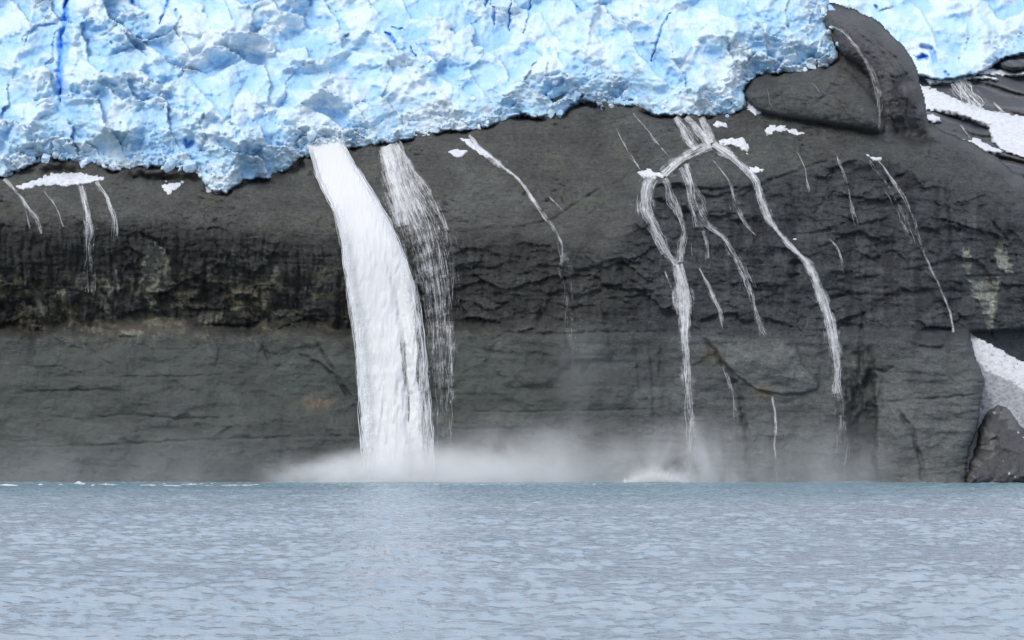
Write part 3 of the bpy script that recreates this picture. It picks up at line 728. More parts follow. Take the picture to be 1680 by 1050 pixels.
# traced crevasses: line, half width px, depth m, blueness
CREV = [([(112, -20), (108, 15), (106, 40), (100, 62), (101, 80), (97, 110), (99, 130), (98, 168)], 5.0, 4.0, 1.0), ([(112, 20), (111, 60), (108, 90), (102, 115)], 6.0, 2.2, .55),
 ([(122, -20), (104, 14)], 3.0, 5, .9), ([(96, 38), (60, 43), (48, 56), (40, 74)], 1.5, 1.8, .65), ([(278, -10), (270, 20), (261, 40)], 2.4, 4, .8), ([(215, -5), (217, 8)], 3, 3, .7), ([(288, 14), (291, 30)], 2.5, 2.5, .6),
 ([(372, 84), (380, 80), (400, 62), (420, 50)], 1.6, 2, .55), ([(465, 82), (480, 78), (500, 80)], 1.6, 2, .55), ([(485, 12), (520, 14), (545, 12)], 2.5, 2, .6), ([(345, 140), (349, 128), (356, 139)], 1.5, 2, .5),
 ([(170, 86), (178, 66), (184, 50)], 1.2, 1.6, .5), ([(208, 200), (212, 190), (216, 180)], 1.2, 1.2, .5), ([(630, 53), (640, 58), (648, 72)], 3.6, 4, 1.0), ([(643, 44), (655, 47), (661, 46)], 1.6, 2, .7),
 ([(672, 76), (678, 88), (684, 97)], 1.5, 2.5, .7), ([(658, 98), (668, 98)], 2, 2, .6), ([(799, -10), (797, 14)], 2.0, 3, .85), ([(810, 10), (811, 30), (812, 40)], 2.2, 3, .85), ([(839, 2), (836, 20), (836, 50)], 1.6, 2.5, .7),
 ([(871, -5), (868, 30), (858, 55)], 1.5, 2.5, .75), ([(1100, 20), (1086, 45), (1078, 70), (1068, 100)], 1.8, 3, .75), ([(1060, 150), (1068, 125), (1075, 108)], 1.6, 1.8, .5), ([(946, 105), (947, 120), (950, 140)], 1.6, 1.8, .5),
 ([(945, 8), (952, 24)], 2, 2.5, .8), ([(318, 230), (308, 240), (304, 225)], 4, 3, .65), ([(340, 240), (341, 270), (342, 300)], 1.2, 1.4, .45), ([(505, 60), (520, 75), (540, 95)], 1.6, 1.6, .4), ([(160, 120), (190, 128), (200, 130)], 4, 1.6, .5),
 ([(700, 90), (712, 110), (725, 135)], 1.0, .8, .35), ([(740, 112), (760, 118), (775, 140)], 1.0, .8, .3), ([(820, 160), (850, 150), (870, 138)], 1.6, 1.5, .5), ([(835, 175), (860, 165), (880, 158)], 1.8, 2, .55),
 ([(1130, -10), (1126, 12), (1128, 26)], 2, 2, .6), ([(1250, 130), (1262, 100), (1266, 70)], 1.6, 1.6, .4), ([(380, 250), (410, 235), (420, 215)], 3, 1.8, .4), ([(1020, 110), (1040, 118), (1060, 112)], 1.4, 1.2, .35)]
# traced crests of the seracs: line, height m, half width px
CREST = [([(148, 152), (165, 119), (185, 131), (250, 122), (266, 135), (290, 152), (330, 172), (375, 200), (410, 226), (440, 250), (470, 266)], 4.2, 46),
 ([(325, 216), (345, 221), (388, 226), (398, 252), (376, 292)], 3.2, 30), ([(28, 108), (58, 130), (66, 170), (60, 220), (70, 246)], 2.8, 32), ([(128, 42), (146, 28), (166, 36), (182, 46), (206, 30)], 3.2, 34),
 ([(122, 60), (126, 110), (118, 150)], 3.0, 22), ([(205, 56), (240, 62), (280, 50), (312, 45), (330, 62)], 2.4, 26), ([(380, 40), (420, 60), (446, 70), (462, 85), (500, 90), (540, 120), (562, 152)], 3.0, 36),
 ([(440, 130), (470, 150), (500, 166), (536, 150)], 2.4, 24), ([(560, 30), (600, 50), (640, 80), (670, 110), (702, 142), (742, 172)], 2.8, 34), ([(578, 112), (600, 102), (624, 106), (626, 132)], 2.4, 20),
 ([(838, 152), (870, 122), (900, 110), (932, 132), (946, 152)], 2.6, 26), ([(940, 70), (980, 80), (1002, 100), (1010, 132)], 2.4, 28), ([(1158, 62), (1190, 55), (1212, 76), (1216, 112), (1200, 142)], 3.2, 32),
 ([(1160, 112), (1146, 132), (1150, 162)], 2.2, 22), ([(1250, 20), (1256, 70), (1262, 102)], 2.4, 26), ([(1344, -10), (1350, 40), (1360, 84)], 2.4, 26), ([(0, 60), (40, 40), (70, 20), (90, 20)], 2.4, 28),
 ([(225, 210), (195, 216), (150, 226), (132, 240)], 2.4, 24), ([(0, 200), (20, 180), (36, 190), (40, 230)], 2.4, 26), ([(700, 20), (716, 60), (742, 100)], 1.8, 24), ([(1040, 20), (1034, 60), (1050, 100)], 2.2, 28),
 ([(1090, 130), (1100, 100), (1124, 92), (1130, 120)], 2.2, 22), ([(1290, 60), (1300, 90), (1296, 112)], 2.0, 20), ([(470, 20), (500, 36), (540, 40), (580, 66)], 2.0, 26)]
wu_ = IU + 11 * fbm(IU / 22, IV / 22, 460, 4); wv_ = IV + 11 * fbm(IU / 22, IV / 22, 490, 4); fade_ = sstep(0, 60, sdI + 12) * (.8 + .5 * fbm(IU / 16, IV / 16, 480, 2))
for i, (ln, h_, w_) in enumerate(CREST):
    dd, s_ = line_d(wu_, wv_, ln)
    tI += h_ * fade_ * np.clip(1 - dd / w_, 0, 1)
CREV = [c for c in CREV if c[2] >= 2.2 or c[3] >= .65]
crev = np.zeros_like(IU)
for i, (ln, w, d, bl_) in enumerate(CREV):
    p = np.asarray(ln, float)
    j0, j1 = np.searchsorted(IU[0], [p[:, 0].min() - 30, p[:, 0].max() + 30]); i0, i1 = np.searchsorted(IV[:, 0], [p[:, 1].min() - 30, p[:, 1].max() + 30])
    u = IU[i0:i1, j0:j1]; v = IV[i0:i1, j0:j1]
    dd, s = line_d(u + 3.5 * fbm(u / 13, v / 13, 600 + i, 3), v + 2.5 * fbm(u / 13, v / 13, 700 + i, 3), ln)
    ww = w * (.7 + .7 * fbm(u / 18, v / 18, 650 + i, 2)) * np.clip(1.1 - np.abs(2 * s - 1) ** 4, .15, 1)
    k = np.exp(-(dd / np.maximum(ww * 1.25, .5)) ** 2)
    tI[i0:i1, j0:j1] -= .5 * d * k
    crev[i0:i1, j0:j1] = np.maximum(crev[i0:i1, j0:j1], (bl_ if bl_ >= 1 else .7 * bl_) * k)
YI = base_slope(IU, IV) - tI
YI += np.where(sdI < 0, 5.0 * np.clip(-sdI / 4.0, 0, 1), 0)
maskI = sdI > -4
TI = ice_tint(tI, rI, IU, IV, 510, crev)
edge_shade = sstep(13, 1, sdI) * sstep(.02, .3, fbm(IU / 26, IV / 16, 560, 4))      # contact shade painted in grey patches along the ice's lower edge
TI = TI + (np.array([.15, .155, .17]) - TI) * (edge_shade * .8)[..., None]
glacier = empty('glacier', (-20, 312, 40), 'broad blue-white glacier front hanging over the dark cliff above the big waterfall', 'glacier')
def ch(o, parent):
    o.parent = parent; o.matrix_parent_inverse = parent.matrix_basis.inverted(); return o
from mathutils import Matrix
def child(name, me, mat, parent):
    ob = link(name, me, mat)
    ob.parent = parent
    ob.matrix_parent_inverse = Matrix.Translation(parent.location).inverted()
    return ob
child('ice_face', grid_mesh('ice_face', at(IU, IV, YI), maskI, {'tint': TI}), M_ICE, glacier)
def iceY(u, v):
    j = np.clip(((np.asarray(u) - IU[0, 0]) / DI).astype(int), 0, IU.shape[1] - 1); i = np.clip(((np.asarray(v) - IV[0, 0]) / DI).astype(int), 0, IU.shape[0] - 1)
    return YI[i, j]

# angular broken blocks: convex hulls of random points, a few shapes shared by all
import bmesh
def block_mesh(seed, cold):
    r = np.random.default_rng(seed); bm = bmesh.new()
    pts = r.normal(size=(16, 3)); pts /= np.linalg.norm(pts, axis=1)[:, None]; pts *= r.uniform(.75, 1.1, (16, 1))
    for p in pts: bm.verts.new(p * np.array([1, .9, .85]))
    h = bmesh.ops.convex_hull(bm, input=bm.verts[:])
    bmesh.ops.delete(bm, geom=[g for g in h['geom_interior'] if isinstance(g, bmesh.types.BMVert)], context='VERTS')
    bmesh.ops.bevel(bm, geom=bm.edges[:], offset=.09, segments=1, affect='EDGES', clamp_overlap=True)
    me = bpy.data.meshes.new('ice_block'); bm.to_mesh(me); bm.free()
    a = me.attributes.new('tint', 'FLOAT_COLOR', 'POINT'); n = len(me.vertices)
    a.data.foreach_set('color', np.tile(np.array([*cold, 1], np.float32), n))
    me.materials.append(M_ICE); return me
BLK = [block_mesh(40 + k, c) for k, c in enumerate([(.71, .77, .81), (.54, .69, .81), (.42, .62, .80), (.68, .75, .80), (.60, .72, .81)])]
edge_pts = np.array(ICE_EDGE[2:-3], float)
rb_ = np.random.default_rng(77)
seg = np.hypot(*np.diff(edge_pts, axis=0).T); cum = np.concatenate([[0], np.cumsum(seg)])
n_blk = 0
while n_blk < 150:
    s = rb_.uniform(0, cum[-1]); i = np.searchsorted(cum, s) - 1; t = (s - cum[i]) / seg[i]
    p = edge_pts[i] * (1 - t) + edge_pts[i + 1] * t
    up = abs(rb_.normal(0, 14)) if n_blk > 60 else abs(rb_.normal(0, 60))
    u, v = p[0] + rb_.normal(0, 4), p[1] - up + 2
    if u < -20 or u > 1380 or perlin(np.array(u / 70.), np.array(.5), 8) < -.1: continue
    R = .28 + 1.1 * rb_.random() ** 2.2
    if u < 520: R *= 1.25
    Yc = float(iceY(u, v)) + R * .25 if up > 5 else float(rockY(u, v)) - R * .35
    if up > 5 and v > -20 and Yc > base_slope(np.array(u), np.array(v)) + 3: continue
    ob = bpy.data.objects.new('ice_block', BLK[rb_.integers(0, 5)]); col.objects.link(ob)
    q = at(np.array(u), np.array(v), np.array(Yc)); ob.location = q
    ob.rotation_euler = rb_.uniform(0, 6.28, 3); ob.scale = np.array([1, 1, 1]) * R * rb_.uniform(.7, 1.3, 3)
    ob.parent = glacier; ob.matrix_parent_inverse = Matrix.Translation(glacier.location).inverted()
    n_blk += 1

# ================================================================== VALLEY BEHIND, RIGHT
VU, VV = np.meshgrid(np.arange(1330, 2000, 2.2), np.arange(-60, 470, 2.2))
xv, zv = (VU - CU) / 10, (HV - VV) / 10
YV = 350 + (330 - VV) / 10 * 3.4 + 2.2 * fbm(xv / 14, zv / 9, 800, 4)
vb = zv + .25 * xv + 1.2 * fbm(xv / 10, zv / 6, 803, 2)
YV -= 2.2 * np.sign(perlin(xv / 30, vb / 1.5, 805)) * np.abs(perlin(xv / 30, vb / 1.5, 805)) ** .5 + 1.2 * perlin(xv / 9, vb / .6, 807) + .6 * fbm(xv / 1.2, zv / .8, 809, 3)
YV -= 9 * sstep(0, 10, poly_sd(VU, VV, [(1636, 100), (1655, 92), (1690, 92), (1720, 100), (1700, 116), (1660, 120), (1640, 114)]))
tv = np.zeros(VU.shape + (3,)) + np.array([.070, .074, .084])
tv = mixv(tv, (.13, .13, .135), sstep(.0, .4, fbm(xv / 18, vb / .9, 812, 3)))
tag(link('hillside', grid_mesh('hillside', at(VU, VV, YV), VV < 345, {'tint': tv}), M_ROCK), kind='structure')
YVs = blur(YV, 2.2)
def valY(u, v):
    fu = np.clip((np.asarray(u, float) - 1330) / 2.2, 0, VU.shape[1] - 1.001); fv = np.clip((np.asarray(v, float) + 60) / 2.2, 0, VU.shape[0] - 1.001)
    j = fu.astype(int); i = fv.astype(int); a = fu - j; b = fv - i
    return (YVs[i, j] * (1 - a) + YVs[i, j + 1] * a) * (1 - b) + (YVs[i + 1, j] * (1 - a) + YVs[i + 1, j + 1] * a) * b
G2 = [(1180, 60), (1320, 70), (1440, 95), (1500, 118), (1515, 124), (1545, 130), (1600, 122), (1625, 108), (1650, 92), (1690, 82), (1760, 60), (1990, 50), (1990, -280), (1180, -280)]
JU, JV = np.meshgrid(np.arange(1210, 1950, 2.1), np.arange(-190, 140, 2.1))
sdJ = poly_sd(JU, JV, G2) + 4 * fbm(JU / 12, JV / 12, 820, 3)
tJ, rJ, cJ = ice_field(JU, JV, sdJ, 830, 10.0, 30.0, np.full(JU.shape, .6), np.full(JU.shape, .3))
crJ = np.zeros_like(JU)
for ln, w, d, b_ in (([(1508, 96), (1514, 92), (1520, 95)], 4, 2.2, .8), ([(1513, 76), (1528, 80), (1533, 98)], 4, 1.6, .35), ([(1436, 10), (1439, 15)], 2, 1.2, .5), ([(1550, 118), (1556, 124)], 2, 1.2, .4)):
    dd, s = line_d(JU + 3 * fbm(JU / 9, JV / 9, 840, 2), JV, ln); k = np.exp(-(dd / w) ** 4); tJ -= d * k; crJ = np.maximum(crJ, b_ * k)
YJ = 350 + (330 - JV) / 10 * 3.0 - tJ * 1.3 + np.where(sdJ < 0, 12 * np.clip(-sdJ / 4, 0, 1), 0)
YJ = np.minimum(YJ, 350 + (330 - JV) / 10 * 3.4 - 4 + np.where(sdJ < 0, 12 * np.clip(-sdJ / 4, 0, 1), 0))
g2 = empty('glacier', (75, 425, 70), 'distant pale glacier tongue behind the rounded rock dome at top right', 'glacier')
child('ice_face', grid_mesh('ice_face', at(JU, JV, YJ), sdJ > -4, {'tint': np.clip(ice_tint(tJ, rJ, JU, JV, 830, crJ) * 1.02, 0, .96)}), M_ICE, g2)

# ================================================================== SNOW
def drape(name, poly, H, w, depth, label, cat, mat, seed, rag=4.0, step=1.3, group=None, roughn=.9):
    p = np.asarray(poly, float)
    u, v = np.meshgrid(np.arange(p[:, 0].min() - 12, p[:, 0].max() + 12, step), np.arange(p[:, 1].min() - 12, p[:, 1].max() + 12, step))
    s = poly_sd(u, v, poly) + rag * fbm(u / 9, v / 7, seed, 4)
    t = H * np.sqrt(np.clip(1 - (1 - np.clip(s / w, 0, 1)) ** 2, 0, 1)) * (1 + roughn * fbm(u / 6, v / 5, seed + 5, 4)) - .8 * np.clip(-s / 3, 0, 1) * max(H, .4) - .02
    Yd = depth(u, v) - t
    o = link(name, grid_mesh(name, at(u, v, Yd), s > -3), mat)
    return tag(o, label, cat, group)

SP = [
 ([(26, 306), (60, 294), (90, 284), (120, 284), (150, 288), (178, 290), (150, 300), (110, 305), (70, 304), (40, 312)], .8, 6, 'long ragged snow strip under the glacier edge at far left'),
 ([(262, 303), (275, 299), (300, 300), (290, 308), (276, 319), (270, 312)], .6, 4, 'small broken snow patch left of the blue ice toe'),
 ([(734, 249), (745, 245), (766, 247), (762, 254), (750, 259), (742, 254)], .5, 5, 'small lone snow patch on bare slope right of the veil fall'),
 ([(753, 226), (768, 227), (800, 250), (808, 260), (796, 258), (775, 243)], .35, 5, 'slanting snow streak at the top of the thin central rivulet'),
 ([(1048, 283), (1062, 278), (1075, 282), (1094, 287), (1088, 292), (1066, 292), (1052, 290)], .9, 5, 'snow clump where the left branch of the stream turns down'),
 ([(1178, 232), (1196, 226), (1218, 226), (1228, 240), (1226, 252), (1216, 244), (1198, 238), (1182, 238)], .8, 5, 'largest snow patch right of the stream junction'),
 ([(1170, 204), (1180, 198), (1194, 202), (1192, 208), (1176, 209)], .6, 4, 'small snow lump just below the glacier edge above the stream junction'),
 ([(1224, 278), (1240, 272), (1252, 278), (1250, 282), (1234, 282)], .6, 4, 'thin snow cap beside the right stream branch at the ledge'),
 ([(1262, 206), (1282, 207), (1305, 213), (1325, 220), (1308, 220), (1285, 215), (1270, 216), (1256, 222), (1254, 214)], .5, 5, 'flat white snow sliver below the rounded rock lobe'),
 ([(1420, 252), (1432, 258), (1445, 258), (1446, 264), (1434, 263), (1424, 257)], .45, 4, 'tiny snow sliver below the dome fall on the right shoulder'),
 ([(1298, 392), (1302, 389), (1306, 393), (1302, 396)], .4, 3, 'tiny snow speck beside the right stream branch on the steep wall'),
 ([(340, 300), (352, 306), (360, 318), (340, 314)], .3, 4, 'crumbled snow at the foot of the blue ice toe'),
 ([(1215, 168), (1226, 170), (1245, 186), (1240, 190), (1226, 180)], .5, 4, 'snow rubble in the cleft left of the rounded rock lobe'),
]
for i, (pl_, H, w, lb) in enumerate(SP):
    drape('snow_patch', pl_, H * .6, w, rockYd, lb, 'snow', M_SNOW, 900 + i * 9, 5.0, group='snow patches on the bare rock')
SV = [
 ([(1505, 138), (1530, 145), (1560, 158), (1590, 172), (1625, 182), (1680, 192), (1760, 205), (1760, 270), (1690, 262), (1650, 250), (1628, 234), (1622, 210), (1600, 200), (1560, 188), (1525, 182), (1505, 178)], 'broad white snowfield slanting across the hillside behind the dome'),
 ([(1515, 128), (1540, 128), (1580, 124), (1625, 125), (1640, 131), (1600, 130), (1560, 136), (1525, 138)], 'narrow snow band under the distant glacier tongue'),
 ([(1612, 108), (1640, 115), (1665, 121), (1690, 112), (1740, 108), (1740, 118), (1690, 124), (1640, 125), (1605, 122)], 'white snow shelf around the dark outcrop at right edge'),
 ([(1520, 186), (1535, 188), (1548, 199), (1530, 202), (1518, 198)], 'small snow patch tucked beside the right flank of the dome'),
 ([(1580, 230), (1600, 228), (1630, 240), (1650, 250), (1630, 254), (1605, 246)], 'rubbly snow tongue above the skyline of the right shoulder')]
for i, (pl_, lb) in enumerate(SV):
    drape('snow_field', pl_, 3.2, 9, valY, lb, 'snow', M_SNOW, 1100 + i * 9, 5.0, 1.8, 'snowfields on the far hillside', .15)

# avalanche snow fan in the gully at lower right, with its clean upper strip
def fanY(u, v): return 308.5 - (v - 552) / 10 * .72 - .35 * np.clip((u - 1588) / 10, 0, 30) * .4 + .25 * fbm(u / 9, v / 9, 1190, 3)
FAN = [(1578, 545), (1590, 551), (1640, 578), (1700, 612), (1800, 660), (1800, 800), (1570, 800), (1570, 560)]
fan = drape('snow_fan', FAN, .5, 6, fanY, 'grey dirty snow fan filling the gully beside the cliff at lower right', 'snow', M_DIRTY, 1200, 2.0, 1.8)
def fanY2(u, v): return fanY(u, v) - .35
drape('snow_fan', [(1584, 549), (1592, 552), (1640, 578), (1700, 611), (1800, 662), (1800, 730), (1700, 654), (1650, 624), (1610, 606), (1596, 585)], .35, 9, fanY2,
      'clean white strip along the top of the gully snow fan', 'snow', mat_snow('old_snow', (.58, .60, .63), .25), 1210, 5.0, 1.4)
def boulder(name, poly, H, w, base, label, seed):
    p = np.asarray(poly, float)
    u, v = np.meshgrid(np.arange(p[:, 0].min() - 8, p[:, 0].max() + 8, 1.5), np.arange(p[:, 1].min() - 8, p[:, 1].max() + 8, 1.5))
    s = poly_sd(u, v, poly) + 4 * fbm(u / 12, v / 12, seed, 3)
    x, z = (u - CU) / 10, (HV - v) / 10
    hb, rbk = facets(x / 3.2, z / 2.6, seed + 4, .7, .7); hc, rck = facets(x / 1.1, z / 1.0, seed + 14, .7, .6)
    t = H * np.sqrt(np.clip(1 - (1 - np.clip(s / w, 0, 1)) ** 2, 0, 1)) + sstep(0, 8, s) * (1.8 * hb + .5 * hc) - 4 * np.clip(-s / 3, 0, 1)
    tt = np.zeros(u.shape + (3,)) + np.array([.062, .062, .066]); tt = mixv(tt, (.115, .115, .115), sstep(.5, .8, rbk))
    tt = mixv(tt, (.7, .72, .75), sstep(.9, .95, rck) * sstep(.1, .4, fbm(x / 4, z / 3, seed + 9, 2)))
    return link(name, grid_mesh(name, at(u, v, base(u, v) - t), s > -3, {'tint': tt}), M_ROCK)
tag(boulder('boulder', [(1582, 800), (1590, 760), (1600, 735), (1606, 700), (1618, 676), (1636, 664), (1652, 668), (1664, 684), (1676, 700), (1700, 715), (1760, 745), (1800, 800)], 4.5, 30,
            lambda u, v: fanY(u, v), '', 1230), 'dark craggy outcrop standing in the snow gully at the lower right waterline', 'rock')

# ================================================================== FALLING WATER
def resample(path, n):
    p = np.asarray(path, float); L = np.hypot(*np.diff(p[:, :2], axis=0).T); c = np.concatenate([[0], np.cumsum(L)])
    s = np.linspace(0, c[-1], n); q = np.stack([np.interp(s, c, p[:, k]) for k in range(p.shape[1])], 1)
    k = np.array([.25, .5, .25])
    for _ in range(2):
        for m in range(2): q[1:-1, m] = np.convolve(q[:, m], k, 'valid')
    return q, c[-1]

def tubes(S, N, pts, rad):
    """pts (S,N,3) strand centre lines -> three-sided tubes"""
    ang = np.array([0, 2.094, 4.189]); off = np.stack([np.cos(ang), -np.sin(ang), 0 * ang], 1)
    V = pts[:, :, None, :] + rad[:, :, None, None] * off
    i = np.arange(S * N * 3).reshape(S, N, 3); a = i[:, :-1]; b = i[:, 1:]
    Fq = np.stack([a, np.roll(a, -1, 2), np.roll(b, -1, 2), b], -1).reshape(-1, 4)
    return V.reshape(-1, 3), Fq

def fall_depth(u, v, off, free=True):
    yr = rockYs(u, v) - off
    return np.minimum.accumulate(yr, axis=-1) if free else yr

def strands(path, n, r, frac, off=.05, seed=0, N=None, spread=1.0, depth=None, dens=None, braid=1.0):
    """separate threads of white water; a shared deflection field makes neighbours gather and part"""
    g = np.random.default_rng(seed); q, L = resample(path, 160); N = N or int(np.clip(L * frac / 2.5, 8, 60))
    mid = g.uniform(-.1, 1.1, n * 4)
    if dens is not None:
        dn = np.interp(mid, np.linspace(0, 1, len(dens)), np.clip(np.asarray(dens, float) - .33, .03, .7)); mid = mid[g.random(len(mid)) < dn / .7]
    mid = mid[:n]; n = len(mid); ln = g.uniform(frac * .35, frac * 1.5, n)
    s0 = np.clip(mid - ln / 2, 0, 1); s1 = np.clip(mid + ln / 2, 0, 1)
    ok = s1 - s0 > .02; s0, s1 = s0[ok], s1[ok]; n = len(s0)
    if n == 0: return np.zeros((0, 3)), np.zeros((0, 4), int)
    t = s0[:, None] + (s1 - s0)[:, None] * np.linspace(0, 1, N)[None]
    xi = t * 159; pu = np.interp(xi, np.arange(160), q[:, 0]); pv = np.interp(xi, np.arange(160), q[:, 1]); hw = np.interp(xi, np.arange(160), q[:, 2])
    du = np.gradient(q[:, 0]); dv = np.gradient(q[:, 1]); nn = np.hypot(du, dv) + 1e-6
    nu = np.interp(xi, np.arange(160), -dv / nn); nv = np.interp(xi, np.arange(160), du / nn)
    a = 1.15 * np.tanh(g.normal(0, .55, n))[:, None]
    u = pu + a * hw * nu * spread; v = pv + a * hw * nv * spread
    A = braid * np.clip(hw * .22, .3, 2.2)
    for it in range(3):                     # iterate: threads drift into the same grooves
        k_ = 1.0 / (1 + .5 * it)
        u = u + A * k_ * perlin(u / (5.5 * k_ + 2), v / (34 * k_ + 8), 1390 + it)
    vv = np.maximum.accumulate(v, axis=1)
    yd = fall_depth(u, vv, off + g.uniform(0, .15, n)[:, None]) if depth is None else depth(u, vv, g)
    tp = np.clip(np.minimum(np.linspace(0, 1, N), 1 - np.linspace(0, 1, N)) * 5, .12, 1)[None]
    rad = r * (.3 + 1.2 * g.random(n) ** 2)[:, None] * tp * (.7 + .9 * np.abs(perlin(u / 3.0, vv / 4.0, 1396)))
    return tubes(n, N, at(u, vv, yd), rad)

def sheet(path, dens, off=.1, seed=0, M=9):
    """thin film of white water lying on the rock or hanging free"""
    q, L = resample(path, max(14, int(L_(path) / 4))); n = len(q)
    du = np.gradient(q[:, 0]); dv = np.gradient(q[:, 1]); nn = np.hypot(du, dv) + 1e-6
    a = np.linspace(-1, 1, M)
    u = q[:, 0, None] + a * (q[:, 2] * -dv / nn)[:, None]; v = q[:, 1, None] + a * (q[:, 2] * du / nn)[:, None]
    yd = fall_depth(u.T, v.T, off).T - .12 * (1 - a ** 2)[None]
    d = np.interp(np.linspace(0, 1, n), np.linspace(0, 1, len(dens)), dens)[:, None] - .17 * np.abs(a) ** 1.6 + .10 * fbm(u / 11 + seed, v / 16, 1391, 3)
    fl_ = np.stack([a[None] * q[:, 2, None] / 10 + seed * 3.7, np.linspace(0, L / 10, n)[:, None] + 0 * u, 0 * u + seed], -1)
    P = at(u, v, yd); H, W = u.shape; idx = np.arange(H * W).reshape(H, W)
    Fq = np.stack([idx[:-1, :-1], idx[1:, :-1], idx[1:, 1:], idx[:-1, 1:]], -1).reshape(-1, 4)
    return P.reshape(-1, 3), Fq, fl_.reshape(-1, 3), d.ravel()
def L_(p):
    p = np.asarray(p, float); return np.hypot(*np.diff(p[:, :2], axis=0).T).sum()

def thin(d): return None if d is None else tuple(.505 + (x - .5) * .27 for x in d)
def stream(name, paths, label, cat, group, seed, r=.026, dens_k=1.0):
    """paths: list of (points (u,v,halfwidth), strands, sheet densities)"""
    root_p = np.asarray(paths[0][0][0], float); end = np.asarray(paths[0][0][-1], float)
    o = empty(name, tuple(at(np.array(end[0]), np.array(end[1]), rockYs(end[0], end[1]) - .2)), label, cat, group)
    SV_, SF = [], []; ns = 0
    for k, (pts, n, dens) in enumerate(paths):
        od = dens; dens = thin(dens); pts = [tuple(p) for p in resample(pts, max(8, int(L_(pts) / 6)))[0]]
        g = np.random.default_rng(seed + 50 + k); wob = fbm(np.arange(len(pts)) / 6.0 + g.uniform(0, 50), np.zeros(len(pts)) + .5, 3, 2); wd = perlin(np.arange(len(pts)) / 7.0 + g.uniform(0, 50), np.zeros(len(pts)) + .5, 4)
        pts = [(p[0] + (3.6 if p[2] < 12 else 0) * a_, p[1], p[2] * (1 + (.85 if p[2] < 12 else .15) * b_)) for p, a_, b_ in zip(pts, wob, wd)]
        wide = max(p[2] for p in pts) > 3
        V, Fq = strands(pts, int(n * (.65 if wide else .35)), r * (.72 if wide else .65), min(.8, 38 / L_(pts)), seed=seed + k * 7, dens=od)
        if len(V): SV_.append(V); SF.append(Fq + ns); ns += len(V)
        if dens is not None:
            V, Fq, fl_, d = sheet([(p[0], p[1], p[2] * 1.5 + 1.4) for p in pts], dens, seed=seed + k)
            child('water_film', raw_mesh('water_film', V, Fq, True, {'flow': fl_, 'dens': d * dens_k}), M_FILM, o)
    if SV_: child('water_strands', raw_mesh('water_strands', np.concatenate(SV_), np.concatenate(SF)), M_STRAND, o)['kind'] = 'stuff'
    return o

# ---- the great fall
LE = np.array([(505, 240), (511, 260), (514, 275), (521, 295), (536, 325), (549, 352), (556, 385), (561, 420), (569, 470), (578, 530), (585, 590), (588, 650), (592, 710), (597, 750), (598, 796)], float)
RE = np.array([(560, 226), (570, 246), (578, 262), (594, 288), (616, 322), (641, 365), (661, 408), (678, 455), (690, 510), (698, 570), (704, 640), (708, 700), (711, 750), (713, 796)], float)
main = empty('waterfall', tuple(at(np.array(655.), np.array(791.), np.array(293.))), 'huge white waterfall pouring from under the glacier into the sea', 'waterfall')
Nv, Na = 420, 74
tv_ = np.linspace(0, 1, Nv)
def along(E):
    L = np.concatenate([[0], np.cumsum(np.hypot(*np.diff(E, axis=0).T))]); L /= L[-1]
    return np.stack([np.interp(tv_, L, E[:, k]) for k in (0, 1)], 1)
le, re = along(LE), along(RE)
for e_ in (le, re):
    for m in (0, 1):
        for _ in range(30): e_[1:-1, m] = np.convolve(e_[:, m], [.25, .5, .25], 'valid')
def main_fall(a, t, seed, fr, rag):
    """a (W) across 0..1, t rows; returns u, v, Y"""
    e = np.concatenate([[0], np.cumsum(np.full(Nv - 1, 1.0))])
    lj = rag * fbm(t * 24, t * 0 + .3, seed, 4); rj = rag * fbm(t * 22, t * 0 + 9.3, seed + 2, 4)
    gr = .3 + .9 * t
    l0 = np.interp(t, tv_, le[:, 0]) + lj * gr; l1 = np.interp(t, tv_, le[:, 1]); r0 = np.interp(t, tv_, re[:, 0]) + rj * gr; r1 = np.interp(t, tv_, re[:, 1])
    u = l0[:, None] * (1 - a) + r0[:, None] * a; v = l1[:, None] * (1 - a) + r1[:, None] * a
    y = np.minimum.accumulate(rockYs(u, v) - .3, axis=0)
    y = blur(y, 22, 9)
    y = y - fr - 1.2 * sstep(.35, 1, t)[:, None]
    return u, v, y
aa = np.linspace(0, 1, Na)
u, v, y = main_fall(aa, tv_, 1300, 0, 6.0)
x = (u - 600) / 10; ln = tv_[:, None] * 60 + 0 * u
rope = ridged(x / 2.4 + .35 * fbm(x / 1.5, ln / 7, 1310, 3), ln / 16, 1312, 3) * .45 + np.abs(fbm(x / 1.3, (ln + 2.5 * perlin(x / .8, ln / 20, 1319)) / 5.5, 1316, 3)) * 1.1 
ropes_r = sstep(.62, .95, aa)[None] * sstep(.25, .7, tv_)[:, None]
y = y - (.35 + 1.7 * sstep(.1, .6, tv_)[:, None]) * np.sqrt(np.clip(1 - (2 * aa - 1) ** 2, 0, 1))[None] - rope * (.12 + .75 * tv_[:, None] + .9 * ropes_r)
